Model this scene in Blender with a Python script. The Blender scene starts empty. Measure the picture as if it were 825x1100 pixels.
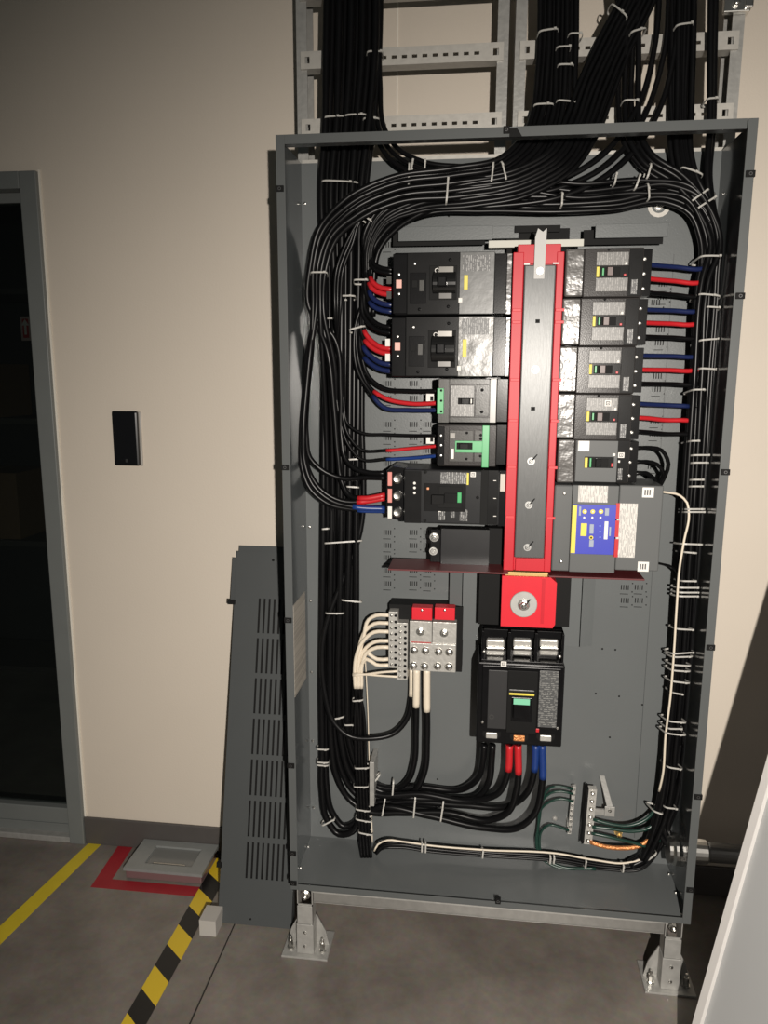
import bpy, bmesh, math, random
from mathutils import Vector, Matrix
random.seed(7)
scene = bpy.context.scene
COL = scene.collection
# ------------------------------------------------------------------ camera
CAM = Vector((-0.0441, -1.8555, 1.6216))
AX = Vector((0.9921735, 0.1248106, 0.0037467))      # right
AF = Vector((-0.1221638, 0.9764686, -0.1777216))    # forward
AU = Vector((-0.0258401, 0.1758730, 0.9840737))     # up
FPX = 820.0
cam_d = bpy.data.cameras.new('camera')
cam_d.sensor_fit = 'VERTICAL'; cam_d.sensor_height = 36.0; cam_d.lens = 36.0 * FPX / 1100.0
cam_d.clip_start = 0.02
cam = bpy.data.objects.new('camera', cam_d)
M = Matrix.Identity(4)
for i in range(3):
    M[i][0] = AX[i]; M[i][1] = AU[i]; M[i][2] = -AF[i]; M[i][3] = CAM[i]
cam.matrix_world = M
COL.objects.link(cam); scene.camera = cam
# ------------------------------------------------------------------ world, light, exposure
w = bpy.data.worlds.new('dark_room'); scene.world = w; w.use_nodes = True
bg = w.node_tree.nodes['Background']
bg.inputs[0].default_value = (0.85, 0.97, 0.95, 1); bg.inputs[1].default_value = 0.034
sp = bpy.data.lights.new('hand_torch_light', 'SPOT')
sp.energy = 385; sp.color = (1.0, 0.93, 0.845); sp.spot_size = math.radians(116); sp.spot_blend = 1.0
sp.shadow_soft_size = 0.016
LPOS = Vector((0.238, -2.4, 1.684))
spo = bpy.data.objects.new('hand_torch_light', sp); COL.objects.link(spo)
spo.location = LPOS
spo.rotation_euler = (Vector((0.50, 0.43, 0.48)) - LPOS).to_track_quat('-Z', 'Y').to_euler()
scene.view_settings.view_transform = 'Standard'; scene.view_settings.look = 'None'
scene.view_settings.exposure = 0.0; scene.view_settings.gamma = 1.0
scene.view_settings.use_curve_mapping = False

# ------------------------------------------------------------------ helpers
def ray(px, py):
    return AX * ((px - 412.5) / FPX) + AF - AU * ((py - 550.0) / FPX)
def U(px, py, y):                       # point of the place at depth y
    d = ray(px, py); return CAM + d * ((y - CAM.y) / d.y)
def UZ(px, py, z):
    d = ray(px, py); return CAM + d * ((z - CAM.z) / d.z)
def UX(px, py, x):
    d = ray(px, py); return CAM + d * ((x - CAM.x) / d.x)
def rc(a, b, c, d, y):                  # rectangle (x0, x1, z0, z1) at depth y
    P, Q = U(a, b, y), U(c, d, y)
    return (P.x, Q.x, Q.z, P.z)

MATS = {}
def mat(name, col, rough=0.45, metal=0.0, noise=0.0, scale=30.0, bump=0.0, bscale=None, spec=0.5, coat=0.0, stretch=None, alpha=None):
    if name in MATS: return MATS[name]
    m = bpy.data.materials.new(name); m.use_nodes = True
    nt = m.node_tree; b = nt.nodes['Principled BSDF']
    b.inputs['Base Color'].default_value = (*col, 1); b.inputs['Roughness'].default_value = rough
    b.inputs['Metallic'].default_value = metal; b.inputs['Specular IOR Level'].default_value = spec
    b.inputs['Coat Weight'].default_value = coat
    tc = nt.nodes.new('ShaderNodeTexCoord'); src = tc.outputs['Object']
    if stretch:
        mp = nt.nodes.new('ShaderNodeMapping'); mp.inputs['Scale'].default_value = stretch
        nt.links.new(src, mp.inputs['Vector']); src = mp.outputs['Vector']
    n = nt.nodes.new('ShaderNodeTexNoise'); n.inputs['Scale'].default_value = scale; n.inputs['Detail'].default_value = 5
    nt.links.new(src, n.inputs['Vector'])
    mx = nt.nodes.new('ShaderNodeMix'); mx.data_type = 'RGBA'
    k = max(noise, 0.03)
    mx.inputs[6].default_value = (*[max(0, c * (1 - k)) for c in col], 1)
    mx.inputs[7].default_value = (*[min(1, c * (1 + k)) for c in col], 1)
    nt.links.new(n.outputs['Fac'], mx.inputs[0]); nt.links.new(mx.outputs[2], b.inputs['Base Color'])
    if bump:
        n2 = nt.nodes.new('ShaderNodeTexNoise'); n2.inputs['Scale'].default_value = bscale or scale; n2.inputs['Detail'].default_value = 4
        nt.links.new(src, n2.inputs['Vector'])
        bp = nt.nodes.new('ShaderNodeBump'); bp.inputs['Strength'].default_value = bump; bp.inputs['Distance'].default_value = 0.01
        nt.links.new(n2.outputs['Fac'], bp.inputs['Height']); nt.links.new(bp.outputs['Normal'], b.inputs['Normal'])
    if alpha is not None: b.inputs['Alpha'].default_value = alpha
    MATS[name] = m; return m

def print_mat(name, base, ink, pitch=0.004, vertical=True, rough=0.5, cut=0.5, frag=160.0):
    """flat print: broken lines of unreadable small type"""
    if name in MATS: return MATS[name]
    m = bpy.data.materials.new(name); m.use_nodes = True
    nt = m.node_tree; b = nt.nodes['Principled BSDF']; b.inputs['Roughness'].default_value = rough
    tc = nt.nodes.new('ShaderNodeTexCoord')
    wv = nt.nodes.new('ShaderNodeTexWave'); wv.wave_type = 'BANDS'; wv.bands_direction = 'X' if vertical else 'Z'
    wv.inputs['Scale'].default_value = 0.314 / pitch
    nt.links.new(tc.outputs['Object'], wv.inputs['Vector'])
    mp = nt.nodes.new('ShaderNodeMapping')
    mp.inputs['Scale'].default_value = (1.0 / pitch, 1.0, frag) if vertical else (frag, 1.0, 1.0 / pitch)
    nt.links.new(tc.outputs['Object'], mp.inputs['Vector'])
    n = nt.nodes.new('ShaderNodeTexNoise'); n.inputs['Scale'].default_value = 1.0; n.inputs['Detail'].default_value = 1
    nt.links.new(mp.outputs['Vector'], n.inputs['Vector'])
    a = nt.nodes.new('ShaderNodeMath'); a.operation = 'GREATER_THAN'; a.inputs[1].default_value = 0.55
    nt.links.new(wv.outputs['Fac'], a.inputs[0])
    c = nt.nodes.new('ShaderNodeMath'); c.operation = 'GREATER_THAN'; c.inputs[1].default_value = cut
    nt.links.new(n.outputs['Fac'], c.inputs[0])
    t = nt.nodes.new('ShaderNodeMath'); t.operation = 'MULTIPLY'
    nt.links.new(a.outputs[0], t.inputs[0]); nt.links.new(c.outputs[0], t.inputs[1])
    mx = nt.nodes.new('ShaderNodeMix'); mx.data_type = 'RGBA'
    mx.inputs[6].default_value = (*base, 1); mx.inputs[7].default_value = (*ink, 1)
    nt.links.new(t.outputs[0], mx.inputs[0]); nt.links.new(mx.outputs[2], b.inputs['Base Color'])
    MATS[name] = m; return m

ENC = mat('enclosure_grey_paint', (0.126, 0.135, 0.136), 0.30, noise=0.05, scale=6, bump=0.03, bscale=250)
ENCS = mat('enclosure_grey_gloss', (0.115, 0.126, 0.130), 0.14, noise=0.05, scale=6)
RIMM = mat('rim_grey_paint', (0.088, 0.094, 0.094), 0.42, spec=0.35, noise=0.05, scale=10)
COVM = mat('cover_grey_paint', (0.060, 0.065, 0.066), 0.5, spec=0.3, noise=0.05, scale=8)
LGREY = mat('door_light_grey', (0.36, 0.365, 0.365), 0.35, noise=0.04, scale=5)
GALV = mat('galvanized_steel', (0.40, 0.395, 0.375), 0.42, metal=0.4, noise=0.25, scale=45, bump=0.08, bscale=90)
GALVD = mat('zinc_rung_steel', (0.50, 0.48, 0.44), 0.5, metal=0.3, noise=0.15, scale=60, bump=0.05)
STEEL = mat('bright_steel', (0.62, 0.61, 0.58), 0.28, metal=1.0, noise=0.15, scale=80)
TIN = mat('tinned_plate', (0.50, 0.49, 0.46), 0.36, metal=0.4, noise=0.2, scale=90, bump=0.12)
ZINC = mat('dull_zinc', (0.33, 0.33, 0.32), 0.42, metal=0.45, noise=0.2, scale=90)
BRUSH = mat('brushed_steel_strip', (0.095, 0.098, 0.098), 0.32, spec=0.28, metal=0.08, noise=0.10, scale=25, bump=0.04, stretch=(14, 14, 1))
RED = mat('red_shroud_plastic', (0.50, 0.010, 0.022), 0.45, spec=0.35, noise=0.05, scale=30)
REDB = mat('red_cover_plastic', (0.62, 0.014, 0.028), 0.45, spec=0.35, noise=0.05, scale=30)
BLK = mat('black_moulded_plastic', (0.0065, 0.0065, 0.007), 0.22, noise=0.3, scale=40, bump=0.01, bscale=300, spec=0.13)
BLKM = mat('black_matte', (0.003, 0.003, 0.003), 0.7, spec=0.25)
DK = mat('dark_grey_plastic', (0.013, 0.013, 0.0132), 0.22, noise=0.25, scale=30, bump=0.01, bscale=400, spec=0.14)
DKW = mat('warm_grey_plastic', (0.034, 0.031, 0.030), 0.24, spec=0.2, noise=0.15, scale=25, bump=0.03, bscale=300)
MG = mat('mid_grey_plastic', (0.075, 0.074, 0.07), 0.26, spec=0.22, noise=0.15, scale=25, bump=0.03, bscale=300)
GP = mat('relay_grey_paint', (0.105, 0.109, 0.109), 0.45, spec=0.25, noise=0.05, scale=10)
FILM = mat('crinkled_clear_film', (0.10, 0.095, 0.09), 0.24, noise=0.6, scale=22, bump=0.55, bscale=13, coat=0.3)
GREEN = mat('green_plastic', (0.03, 0.33, 0.10), 0.35, noise=0.1)
YEL = mat('yellow_mark', (0.72, 0.60, 0.08), 0.5)
WHT = mat('white_sticker', (0.74, 0.72, 0.68), 0.5)
PINK = mat('pink_label', (0.75, 0.42, 0.36), 0.5)
BLUEP = mat('blue_front_panel', (0.035, 0.045, 0.42), 0.4)
COPPER = mat('bare_copper', (0.80, 0.32, 0.12), 0.35, metal=0.7, noise=0.3, scale=200, bump=0.4, bscale=220)
GOLD = mat('brass_strip', (0.65, 0.45, 0.18), 0.35, metal=0.6)
CBL = mat('black_cable_jacket', (0.0042, 0.0042, 0.0046), 0.32, noise=0.3, scale=60, spec=0.23)
CRED = mat('red_phase_tape', (0.50, 0.016, 0.022), 0.38, noise=0.1)
CBLU = mat('blue_phase_tape', (0.010, 0.018, 0.075), 0.34, noise=0.1)
CBLB = mat('bright_blue_tape', (0.010, 0.036, 0.17), 0.36, noise=0.1)
CWHT = mat('cream_white_jacket', (0.72, 0.64, 0.52), 0.42, noise=0.08)
CGRN = mat('green_jacket', (0.010, 0.038, 0.028), 0.32, noise=0.15)
TIEM = mat('nylon_tie', (0.44, 0.43, 0.40), 0.4)
FISH = mat('dark_red_fibre_sheet', (0.11, 0.018, 0.02), 0.42, noise=0.2, scale=40)
PRN_G = print_mat('grey_label_print', (0.125, 0.122, 0.116), (0.27, 0.262, 0.25), 0.0045, True, 0.38)
PRN_D = print_mat('dark_label_print', (0.07, 0.072, 0.073), (0.22, 0.22, 0.21), 0.0052, False, 0.45)
PRN_DV = print_mat('dark_label_print_upright', (0.055, 0.055, 0.056), (0.30, 0.30, 0.29), 0.0048, True, 0.42)
PRN_W = print_mat('white_label_print', (0.62, 0.60, 0.56), (0.30, 0.29, 0.28), 0.0034, True, 0.5, 0.47, 70.0)
PRN_OLD = print_mat('aged_wiring_label_print', (0.42, 0.39, 0.34), (0.22, 0.20, 0.18), 0.0045, False, 0.6, 0.5)

def O(name, me, m, parent=None, loc=None, smooth=False):
    """mesh with world coordinates -> object whose origin is the parent's (or its own base)"""
    ob = bpy.data.objects.new(name, me)
    if m: me.materials.append(m)
    if parent is not None:
        base = parent['_w']; base = Vector(base)
        me.transform(Matrix.Translation(-base)); ob.parent = parent; ob['_w'] = tuple(base)
    else:
        vs = [v.co for v in me.vertices]
        if loc is None:
            loc = Vector(((min(v.x for v in vs) + max(v.x for v in vs)) / 2, (min(v.y for v in vs) + max(v.y for v in vs)) / 2, min(v.z for v in vs)))
        me.transform(Matrix.Translation(-loc)); ob.location = loc; ob['_w'] = tuple(loc)
    if smooth:
        for p in me.polygons: p.use_smooth = True
    COL.objects.link(ob); return ob
def thing(name, label, cat, loc, group=None):
    o = bpy.data.objects.new(name, None); o.empty_display_size = 0.05; COL.objects.link(o)
    o.location = loc; o['_w'] = tuple(loc); o['label'] = label; o['category'] = cat
    if group: o['group'] = group
    return o
def tag(o, label, cat, group=None):
    o['label'] = label; o['category'] = cat
    if group: o['group'] = group
    return o
def struct(o, label=None):
    o['kind'] = 'structure'
    if label: o['label'] = label
    return o
def bm_box(bm, x0, x1, y0, y1, z0, z1, bev=0.0):
    if x0 > x1: x0, x1 = x1, x0
    if y0 > y1: y0, y1 = y1, y0
    if z0 > z1: z0, z1 = z1, z0
    r = bmesh.ops.create_cube(bm, size=1.0); vs = r['verts']
    for v in vs:
        v.co = Vector((x0 + (v.co.x + .5) * (x1 - x0), y0 + (v.co.y + .5) * (y1 - y0), z0 + (v.co.z + .5) * (z1 - z0)))
    if bev > 0:
        es = list({e for v in vs for e in v.link_edges})
        bmesh.ops.bevel(bm, geom=es, offset=min(bev, 0.45 * min(x1 - x0, y1 - y0, z1 - z0)), segments=2, affect='EDGES', profile=0.5)
def fin(bm):
    me = bpy.data.meshes.new('mesh'); bmesh.ops.recalc_face_normals(bm, faces=bm.faces); bm.to_mesh(me); bm.free(); return me
def box(name, x0, x1, y0, y1, z0, z1, m, parent=None, bev=0.0015):
    bm = bmesh.new(); bm_box(bm, x0, x1, y0, y1, z0, z1, bev); return O(name, fin(bm), m, parent)
def boxes(name, lst, m, parent=None, bev=0.0):
    bm = bmesh.new()
    for b in lst: bm_box(bm, *b, bev)
    return O(name, fin(bm), m, parent)
def pbox(name, px, y, proud, m, parent, embed=0.0015, bev=0.0012):
    """box standing `proud` in front of depth y over the rectangle seen at px"""
    x0, x1, z0, z1 = rc(*px, y)
    return box(name, x0, x1, y - proud, y + embed, z0, z1, m, parent, bev)
_pbox = pbox
def emblem(o, x0, x1, y, z0, z1):
    w_, h_ = x1 - x0, z1 - z0; a = w_ * .2; b = h_ * .2; t = w_ * .1
    ink = mat('emblem_ink', (.05, .05, .05), .6)
    boxes('emblem_square', [(x0 + a, x1 - a, y - .0004, y, z1 - b - t, z1 - b), (x0 + a, x1 - a, y - .0004, y, z0 + b, z0 + b + t), (x0 + a, x0 + a + t, y - .0004, y, z0 + b + t, z1 - b - t), (x1 - a - t, x1 - a, y - .0004, y, z0 + b + t, z1 - b - t),
        (x0 + w_ * .42, x1 - w_ * .42, y - .0004, y, z0 + h_ * .42, z1 - h_ * .42)], ink, o)
def pbox(name, px, y, proud, m, parent, embed=0.0015, bev=0.0012):
    o = _pbox(name, px, y, proud, m, parent, embed, bev)
    if name == 'white_emblem':
        x0, x1, z0, z1 = rc(*px, y); emblem(o, x0, x1, y - proud, z0, z1)
    return o
def lathe_bm(bm, prof, axis, c, seg=20):
    """prof [(radius, t)] along axis vector from c"""
    a = Vector(axis).normalized(); u = a.orthogonal().normalized(); v = a.cross(u)
    rings = []
    for r, t in prof:
        rings.append([bm.verts.new(Vector(c) + a * t + (u * math.cos(2 * math.pi * k / seg) + v * math.sin(2 * math.pi * k / seg)) * r) for k in range(seg)])
    for A, B in zip(rings, rings[1:]):
        for k in range(seg): bm.faces.new((A[k], A[(k + 1) % seg], B[(k + 1) % seg], B[k]))
    bm.faces.new(rings[0]); bm.faces.new(rings[-1])
def disc(name, c, r, h, m, parent, axis=(0, -1, 0), seg=16, dome=0.3):
    bm = bmesh.new(); lathe_bm(bm, [(r, -0.0005), (r, h * (1 - dome)), (r * 0.8, h)], axis, c, seg); return O(name, fin(bm), m, parent)
def screw(name, c, r, m, parent, axis=(0, -1, 0), h=None):
    """pan-head screw with a slot"""
    h = h or r * 0.7; bm = bmesh.new(); a = Vector(axis).normalized()
    lathe_bm(bm, [(r, -0.0008), (r, h * .4), (r * .75, h * .85), (r * .3, h)], a, c, 14)
    me = fin(bm); o = O(name, me, m, parent); return o
def hexbolt(name, c, r, m, parent, axis=(0, -1, 0), h=None):
    h = h or r; bm = bmesh.new(); a = Vector(axis).normalized(); c = Vector(c)
    lathe_bm(bm, [(r * 1.35, -0.0005), (r * 1.35, h * .2)], a, c, 18)
    lathe_bm(bm, [(r, 0), (r, h * .8), (r * .85, h)], a, c + a * h * .15, 6)
    lathe_bm(bm, [(r * .5, 0), (r * .5, h * .6), (r * .35, h * .7)], a, c + a * h, 10)
    return O(name, fin(bm), m, parent)
def ring_mark(name, c, r, t, m, parent, axis=(0, -1, 0)):
    bm = bmesh.new(); a = Vector(axis).normalized(); u = a.orthogonal().normalized(); v = a.cross(u); n = 16
    A = []
    for rr, tt in ((r, 0), (r, .0006), (r - t, .0006), (r - t, 0)):
        A.append([bm.verts.new(Vector(c) + a * tt + (u * math.cos(2 * math.pi * k / n) + v * math.sin(2 * math.pi * k / n)) * rr) for k in range(n)])
    for i in range(4):
        P, Q = A[i], A[(i + 1) % 4]
        for k in range(n): bm.faces.new((P[k], P[(k + 1) % n], Q[(k + 1) % n], Q[k]))
    return O(name, fin(bm), m, parent)
def grid_plate(u0, u1, v0, v1, holes, fmap, t):
    """plate with real rectangular holes; fmap(u, v, d) -> point, d = 0 front, t back"""
    us = sorted({u0, u1} | {h[0] for h in holes} | {h[1] for h in holes}); vs = sorted({v0, v1} | {h[2] for h in holes} | {h[3] for h in holes})
    nu, nv = len(us) - 1, len(vs) - 1
    fill = [[True] * nv for _ in range(nu)]
    for i in range(nu):
        for j in range(nv):
            cu, cv = (us[i] + us[i + 1]) / 2, (vs[j] + vs[j + 1]) / 2
            for h in holes:
                if h[0] < cu < h[1] and h[2] < cv < h[3]: fill[i][j] = False; break
    bm = bmesh.new(); V = {}
    def g(i, j, d):
        k = (i, j, d)
        if k not in V: V[k] = bm.verts.new(fmap(us[i], vs[j], t * d))
        return V[k]
    for i in range(nu):
        for j in range(nv):
            if not fill[i][j]: continue
            bm.faces.new((g(i, j, 0), g(i + 1, j, 0), g(i + 1, j + 1, 0), g(i, j + 1, 0)))
            bm.faces.new((g(i, j, 1), g(i, j + 1, 1), g(i + 1, j + 1, 1), g(i + 1, j, 1)))
            for (di, dj, a, b) in ((-1, 0, (i, j), (i, j + 1)), (1, 0, (i + 1, j), (i + 1, j + 1)), (0, -1, (i, j), (i + 1, j)), (0, 1, (i, j + 1), (i + 1, j + 1))):
                ii, jj = i + di, j + dj
                if not (0 <= ii < nu and 0 <= jj < nv and fill[ii][jj]):
                    bm.faces.new((g(*a, 0), g(*b, 0), g(*b, 1), g(*a, 1)))
    return fin(bm)
def spline(P, step=0.012):
    """centripetal-like Catmull-Rom through P"""
    out = []; n = len(P)
    for i in range(n - 1):
        p0 = P[i - 1] if i > 0 else P[i] * 2 - P[i + 1]
        p1, p2 = P[i], P[i + 1]
        p3 = P[i + 2] if i + 2 < n else P[i + 1] * 2 - P[i]
        k = max(2, min(14, int((p2 - p1).length / step)))
        d1 = max((p1 - p0).length, 1e-5); d2 = max((p2 - p1).length, 1e-5); d3 = max((p3 - p2).length, 1e-5)
        m1 = ((p2 - p1) / d2 * d1 + (p1 - p0) / d1 * d2) / (d1 + d2) * d2
        m2 = ((p3 - p2) / d3 * d2 + (p2 - p1) / d2 * d3) / (d2 + d3) * d2
        for j in range(k):
            t = j / k; t2 = t * t; t3 = t2 * t
            out.append(p1 * (2 * t3 - 3 * t2 + 1) + m1 * (t3 - 2 * t2 + t) + p2 * (-2 * t3 + 3 * t2) + m2 * (t3 - t2))
    out.append(P[-1]); return out
def tube_bm(bm, pts, r, seg=8):
    pts = [Vector(p) for p in pts]; rings = []; up = None
    for i, p in enumerate(pts):
        t = (pts[min(i + 1, len(pts) - 1)] - pts[max(i - 1, 0)])
        if t.length < 1e-9: t = Vector((0, 0, 1))
        t.normalize()
        if up is None: up = t.orthogonal().normalized()
        else:
            up = up - t * up.dot(t)
            if up.length < 1e-6: up = t.orthogonal()
            up.normalize()
        v = t.cross(up); rr = r[i] if isinstance(r, list) else r
        rings.append([bm.verts.new(p + (up * math.cos(2 * math.pi * k / seg) + v * math.sin(2 * math.pi * k / seg)) * rr) for k in range(seg)])
    for A, B in zip(rings, rings[1:]):
        for k in range(seg): bm.faces.new((A[k], A[(k + 1) % seg], B[(k + 1) % seg], B[k]))
    bm.faces.new(list(reversed(rings[0]))); bm.faces.new(rings[-1])
def tube(name, pts, r, m, parent=None, seg=8):
    bm = bmesh.new(); tube_bm(bm, pts, r, seg); me = bpy.data.meshes.new('mesh'); bm.to_mesh(me); bm.free()
    return O(name, me, m, parent, smooth=True)
def poly_prism(name, pts, d, m, parent=None):
    """closed outline pts extruded by vector d"""
    bm = bmesh.new(); A = [bm.verts.new(p) for p in pts]; B = [bm.verts.new(Vector(p) + Vector(d)) for p in pts]; n = len(pts)
    bm.faces.new(A); bm.faces.new(list(reversed(B)))
    for k in range(n): bm.faces.new((A[k], B[k], B[(k + 1) % n], A[(k + 1) % n]))
    return O(name, fin(bm), m, parent)

# ------------------------------------------------------------------ the room
WY = 0.43
WALL = mat('cream_painted_wall', (0.64, 0.572, 0.487), 0.55, noise=0.035, scale=3, bump=0.05, bscale=180)
# floor material: polished concrete
def concrete():
    m = bpy.data.materials.new('polished_concrete'); m.use_nodes = True; nt = m.node_tree; b = nt.nodes['Principled BSDF']
    tc = nt.nodes.new('ShaderNodeTexCoord')
    n1 = nt.nodes.new('ShaderNodeTexNoise'); n1.inputs['Scale'].default_value = 3.5; n1.inputs['Detail'].default_value = 8; n1.inputs['Roughness'].default_value = .65
    n2 = nt.nodes.new('ShaderNodeTexNoise'); n2.inputs['Scale'].default_value = 60; n2.inputs['Detail'].default_value = 6
    nt.links.new(tc.outputs['Object'], n1.inputs['Vector']); nt.links.new(tc.outputs['Object'], n2.inputs['Vector'])
    r = nt.nodes.new('ShaderNodeValToRGB'); r.color_ramp.elements[0].position = .3; r.color_ramp.elements[1].position = .72
    r.color_ramp.elements[0].color = (0.14, 0.122, 0.106, 1); r.color_ramp.elements[1].color = (0.29, 0.258, 0.226, 1)
    nt.links.new(n1.outputs['Fac'], r.inputs[0])
    mx = nt.nodes.new('ShaderNodeMix'); mx.data_type = 'RGBA'; mx.blend_type = 'MULTIPLY'; mx.inputs[0].default_value = .35
    nt.links.new(r.outputs[0], mx.inputs[6]); nt.links.new(n2.outputs['Color'], mx.inputs[7]); nt.links.new(mx.outputs[2], b.inputs['Base Color'])
    rr = nt.nodes.new('ShaderNodeMapRange'); rr.inputs[3].default_value = .22; rr.inputs[4].default_value = .42
    nt.links.new(n1.outputs['Fac'], rr.inputs[0]); nt.links.new(rr.outputs[0], b.inputs['Roughness'])
    bp = nt.nodes.new('ShaderNodeBump'); bp.inputs['Strength'].default_value = .04; nt.links.new(n2.outputs['Fac'], bp.inputs['Height']); nt.links.new(bp.outputs['Normal'], b.inputs['Normal'])
    return m
CONC = concrete()
fl = bpy.data.objects.new('floor', None); COL.objects.link(fl); fl['_w'] = (0, 0, 0); struct(fl, 'polished grey concrete floor with a saw-cut joint')
box('floor_slab', -3.2, -0.738, -4.2, 1.9, -0.10, 0.0, CONC, fl, 0.002)
box('floor_slab', -0.734, 1.25, -4.2, 1.9, -0.10, 0.0, CONC, fl, 0.002)
box('joint_filler', -0.738, -0.734, -4.2, 1.9, -0.10, -0.003, mat('dark_joint', (0.02, 0.018, 0.016), 0.8), fl, 0)
DX = -1.378                                     # right edge of the door opening frame
struct(boxes('wall_back', [(DX, 1.2, WY, WY + .12, 0, 3.1), (-3.2, DX, WY, WY + .12, 2.215, 3.1)], WALL), 'cream painted wall behind the panelboard')
struct(box('wall_right', 1.105, 1.2, -3.2, WY, 0, 3.1, mat('dark_side_wall', (.10, .10, .10), .6), None, 0), 'dark side wall beyond the right edge of view')
BASE = mat('dark_vinyl_base', (0.075, 0.068, 0.064), 0.5, noise=0.08)
struct(box('baseboard_back', DX, 1.105, WY - 0.010, WY, 0.0, 0.100, BASE, None, 0.003), 'dark vinyl base along the cream wall')
struct(box('seam_highlight', U(427, 60, WY).x - .0022, U(427, 60, WY).x + .0022, WY - .003, WY, 2.1, 3.1, mat('seam_glint_and_caulk', (0.8, 0.75, 0.66), .5), None, 0), 'pale strip painted as a wall seam highlight between the ladder rungs')  # pale strip standing in for the highlight on a wall seam
struct(box('trim_2', DX, DX + .006, WY - .004, WY, 0.1, 2.22, mat('seam_glint_and_caulk', (0.8, 0.75, 0.66), .5), None, 0), 'pale caulk line beside the door frame')
# dark glazed door and its frame
FRM = mat('door_frame_grey', (0.16, 0.17, 0.165), 0.4, noise=0.08, scale=12)
d1 = bpy.data.objects.new('door_1', None); COL.objects.link(d1); d1.location = (-1.9, WY, 0); d1['_w'] = (-1.9, WY, 0)
struct(d1, 'dark glazed door in a grey metal frame')
box('jamb', DX - .055, DX, WY - .018, WY + .11, 0, 2.215, FRM, d1, .003)
box('jamb_stop', DX - .075, DX - .055, WY + .03, WY + .07, 0, 2.165, FRM, d1, .002)
box('head', -2.6, DX - .055, WY - .018, WY + .11, 2.165, 2.215, FRM, d1, .003)
box('head_stop', -2.6, DX - .055, WY + .03, WY + .07, 2.135, 2.165, FRM, d1, .002)
box('bottom_rail', -2.6, DX - .06, WY + .012, WY + .055, 0.012, 0.115, FRM, d1, .003)
box('threshold', -2.6, DX - .055, WY - .015, WY + .10, 0, 0.022, GALV, d1, .003)
box('rail_lip', -2.6, DX - .06, WY + .006, WY + .014, 0.05, 0.058, FRM, d1, .001)
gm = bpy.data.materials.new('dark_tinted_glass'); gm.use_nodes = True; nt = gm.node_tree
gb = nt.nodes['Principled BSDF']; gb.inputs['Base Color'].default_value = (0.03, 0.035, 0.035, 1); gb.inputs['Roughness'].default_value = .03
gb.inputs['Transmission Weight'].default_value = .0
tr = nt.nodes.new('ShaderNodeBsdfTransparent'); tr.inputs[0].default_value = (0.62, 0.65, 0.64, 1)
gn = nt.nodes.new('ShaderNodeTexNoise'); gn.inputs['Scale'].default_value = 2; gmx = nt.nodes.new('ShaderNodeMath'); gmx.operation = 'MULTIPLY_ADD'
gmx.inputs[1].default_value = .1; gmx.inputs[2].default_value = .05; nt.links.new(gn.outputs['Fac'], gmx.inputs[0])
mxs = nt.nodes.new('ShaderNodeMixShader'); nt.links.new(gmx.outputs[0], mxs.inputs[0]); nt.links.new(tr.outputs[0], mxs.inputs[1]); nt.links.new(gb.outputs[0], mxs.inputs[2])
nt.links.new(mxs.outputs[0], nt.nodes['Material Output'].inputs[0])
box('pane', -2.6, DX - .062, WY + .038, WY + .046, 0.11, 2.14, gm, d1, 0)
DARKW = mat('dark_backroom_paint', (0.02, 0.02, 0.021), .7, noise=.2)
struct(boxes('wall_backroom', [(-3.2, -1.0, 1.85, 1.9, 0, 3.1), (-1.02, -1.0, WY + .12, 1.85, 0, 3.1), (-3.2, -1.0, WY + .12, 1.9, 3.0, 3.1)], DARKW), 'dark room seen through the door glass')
# things in the dark room
rack = thing('storage_shelf', 'dark storage shelf in the unlit room behind the door glass', 'shelf', (-2.35, 1.45, 0))
for xx in (-2.75, -1.95):
    for yy in (1.3, 1.6): box('post', xx - .015, xx + .015, yy - .015, yy + .015, 0, 2.0, BLKM, rack, 0)
for zz in (.25, .85, 1.4, 1.95): box('shelf_board', -2.77, -1.93, 1.28, 1.62, zz, zz + .025, mat('shelf_dark', (0.05, 0.045, 0.04), .6), rack, 0)
CARD = mat('brown_cardboard', (0.14, 0.085, 0.045), .8, noise=.1)
def carton(nm, lab, x0, x1, y0, y1, z0, z1):
    c = thing(nm, lab, 'box', ((x0 + x1) / 2, (y0 + y1) / 2, z0), 'cartons in the dark room')
    box('carton_body', x0, x1, y0, y1, z0, z1, CARD, c, .003); box('tape_strip', (x0 + x1) / 2 - .025, (x0 + x1) / 2 + .025, y0 - .001, y1, z1 - .06, z1 + .001, mat('packing_tape', (0.2, .15, .08), .3), c, 0)
carton('cardboard_carton', 'brown carton on the second shelf board in the dark room', -2.5, -2.1, 1.3, 1.55, .876, 1.18)
carton('cardboard_carton', 'brown carton on the third shelf board in the dark room', -2.55, -2.15, 1.3, 1.55, 1.426, 1.66)
sg = thing('exit_arrow_sign', 'small red and white arrow sign in the dark room', 'sign', (U(28, 352, 1.84).x, 1.845, U(28, 365, 1.84).z))
x0, x1, z0, z1 = rc(22, 340, 35, 366, 1.845)
box('sign_plate', x0, x1, 1.838, 1.849, z0, z1, mat('sign_pale', (0.55, 0.42, 0.40), .5), sg, .002)
box('red_field', x0 + .012, x1 - .012, 1.836, 1.839, z0 + .014, z1 - .012, mat('sign_red', (0.5, 0.03, 0.04), .5), sg, 0)
xm = (x0 + x1) / 2
poly_prism('arrow', [(xm - .006, 1.834, z0 + .03), (xm + .006, 1.834, z0 + .03), (xm + .006, 1.834, z0 + .075), (xm + .02, 1.834, z0 + .075), (xm, 1.834, z0 + .105), (xm - .02, 1.834, z0 + .075), (xm - .006, 1.834, z0 + .075)], (0, .003, 0), WHT, sg)
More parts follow.
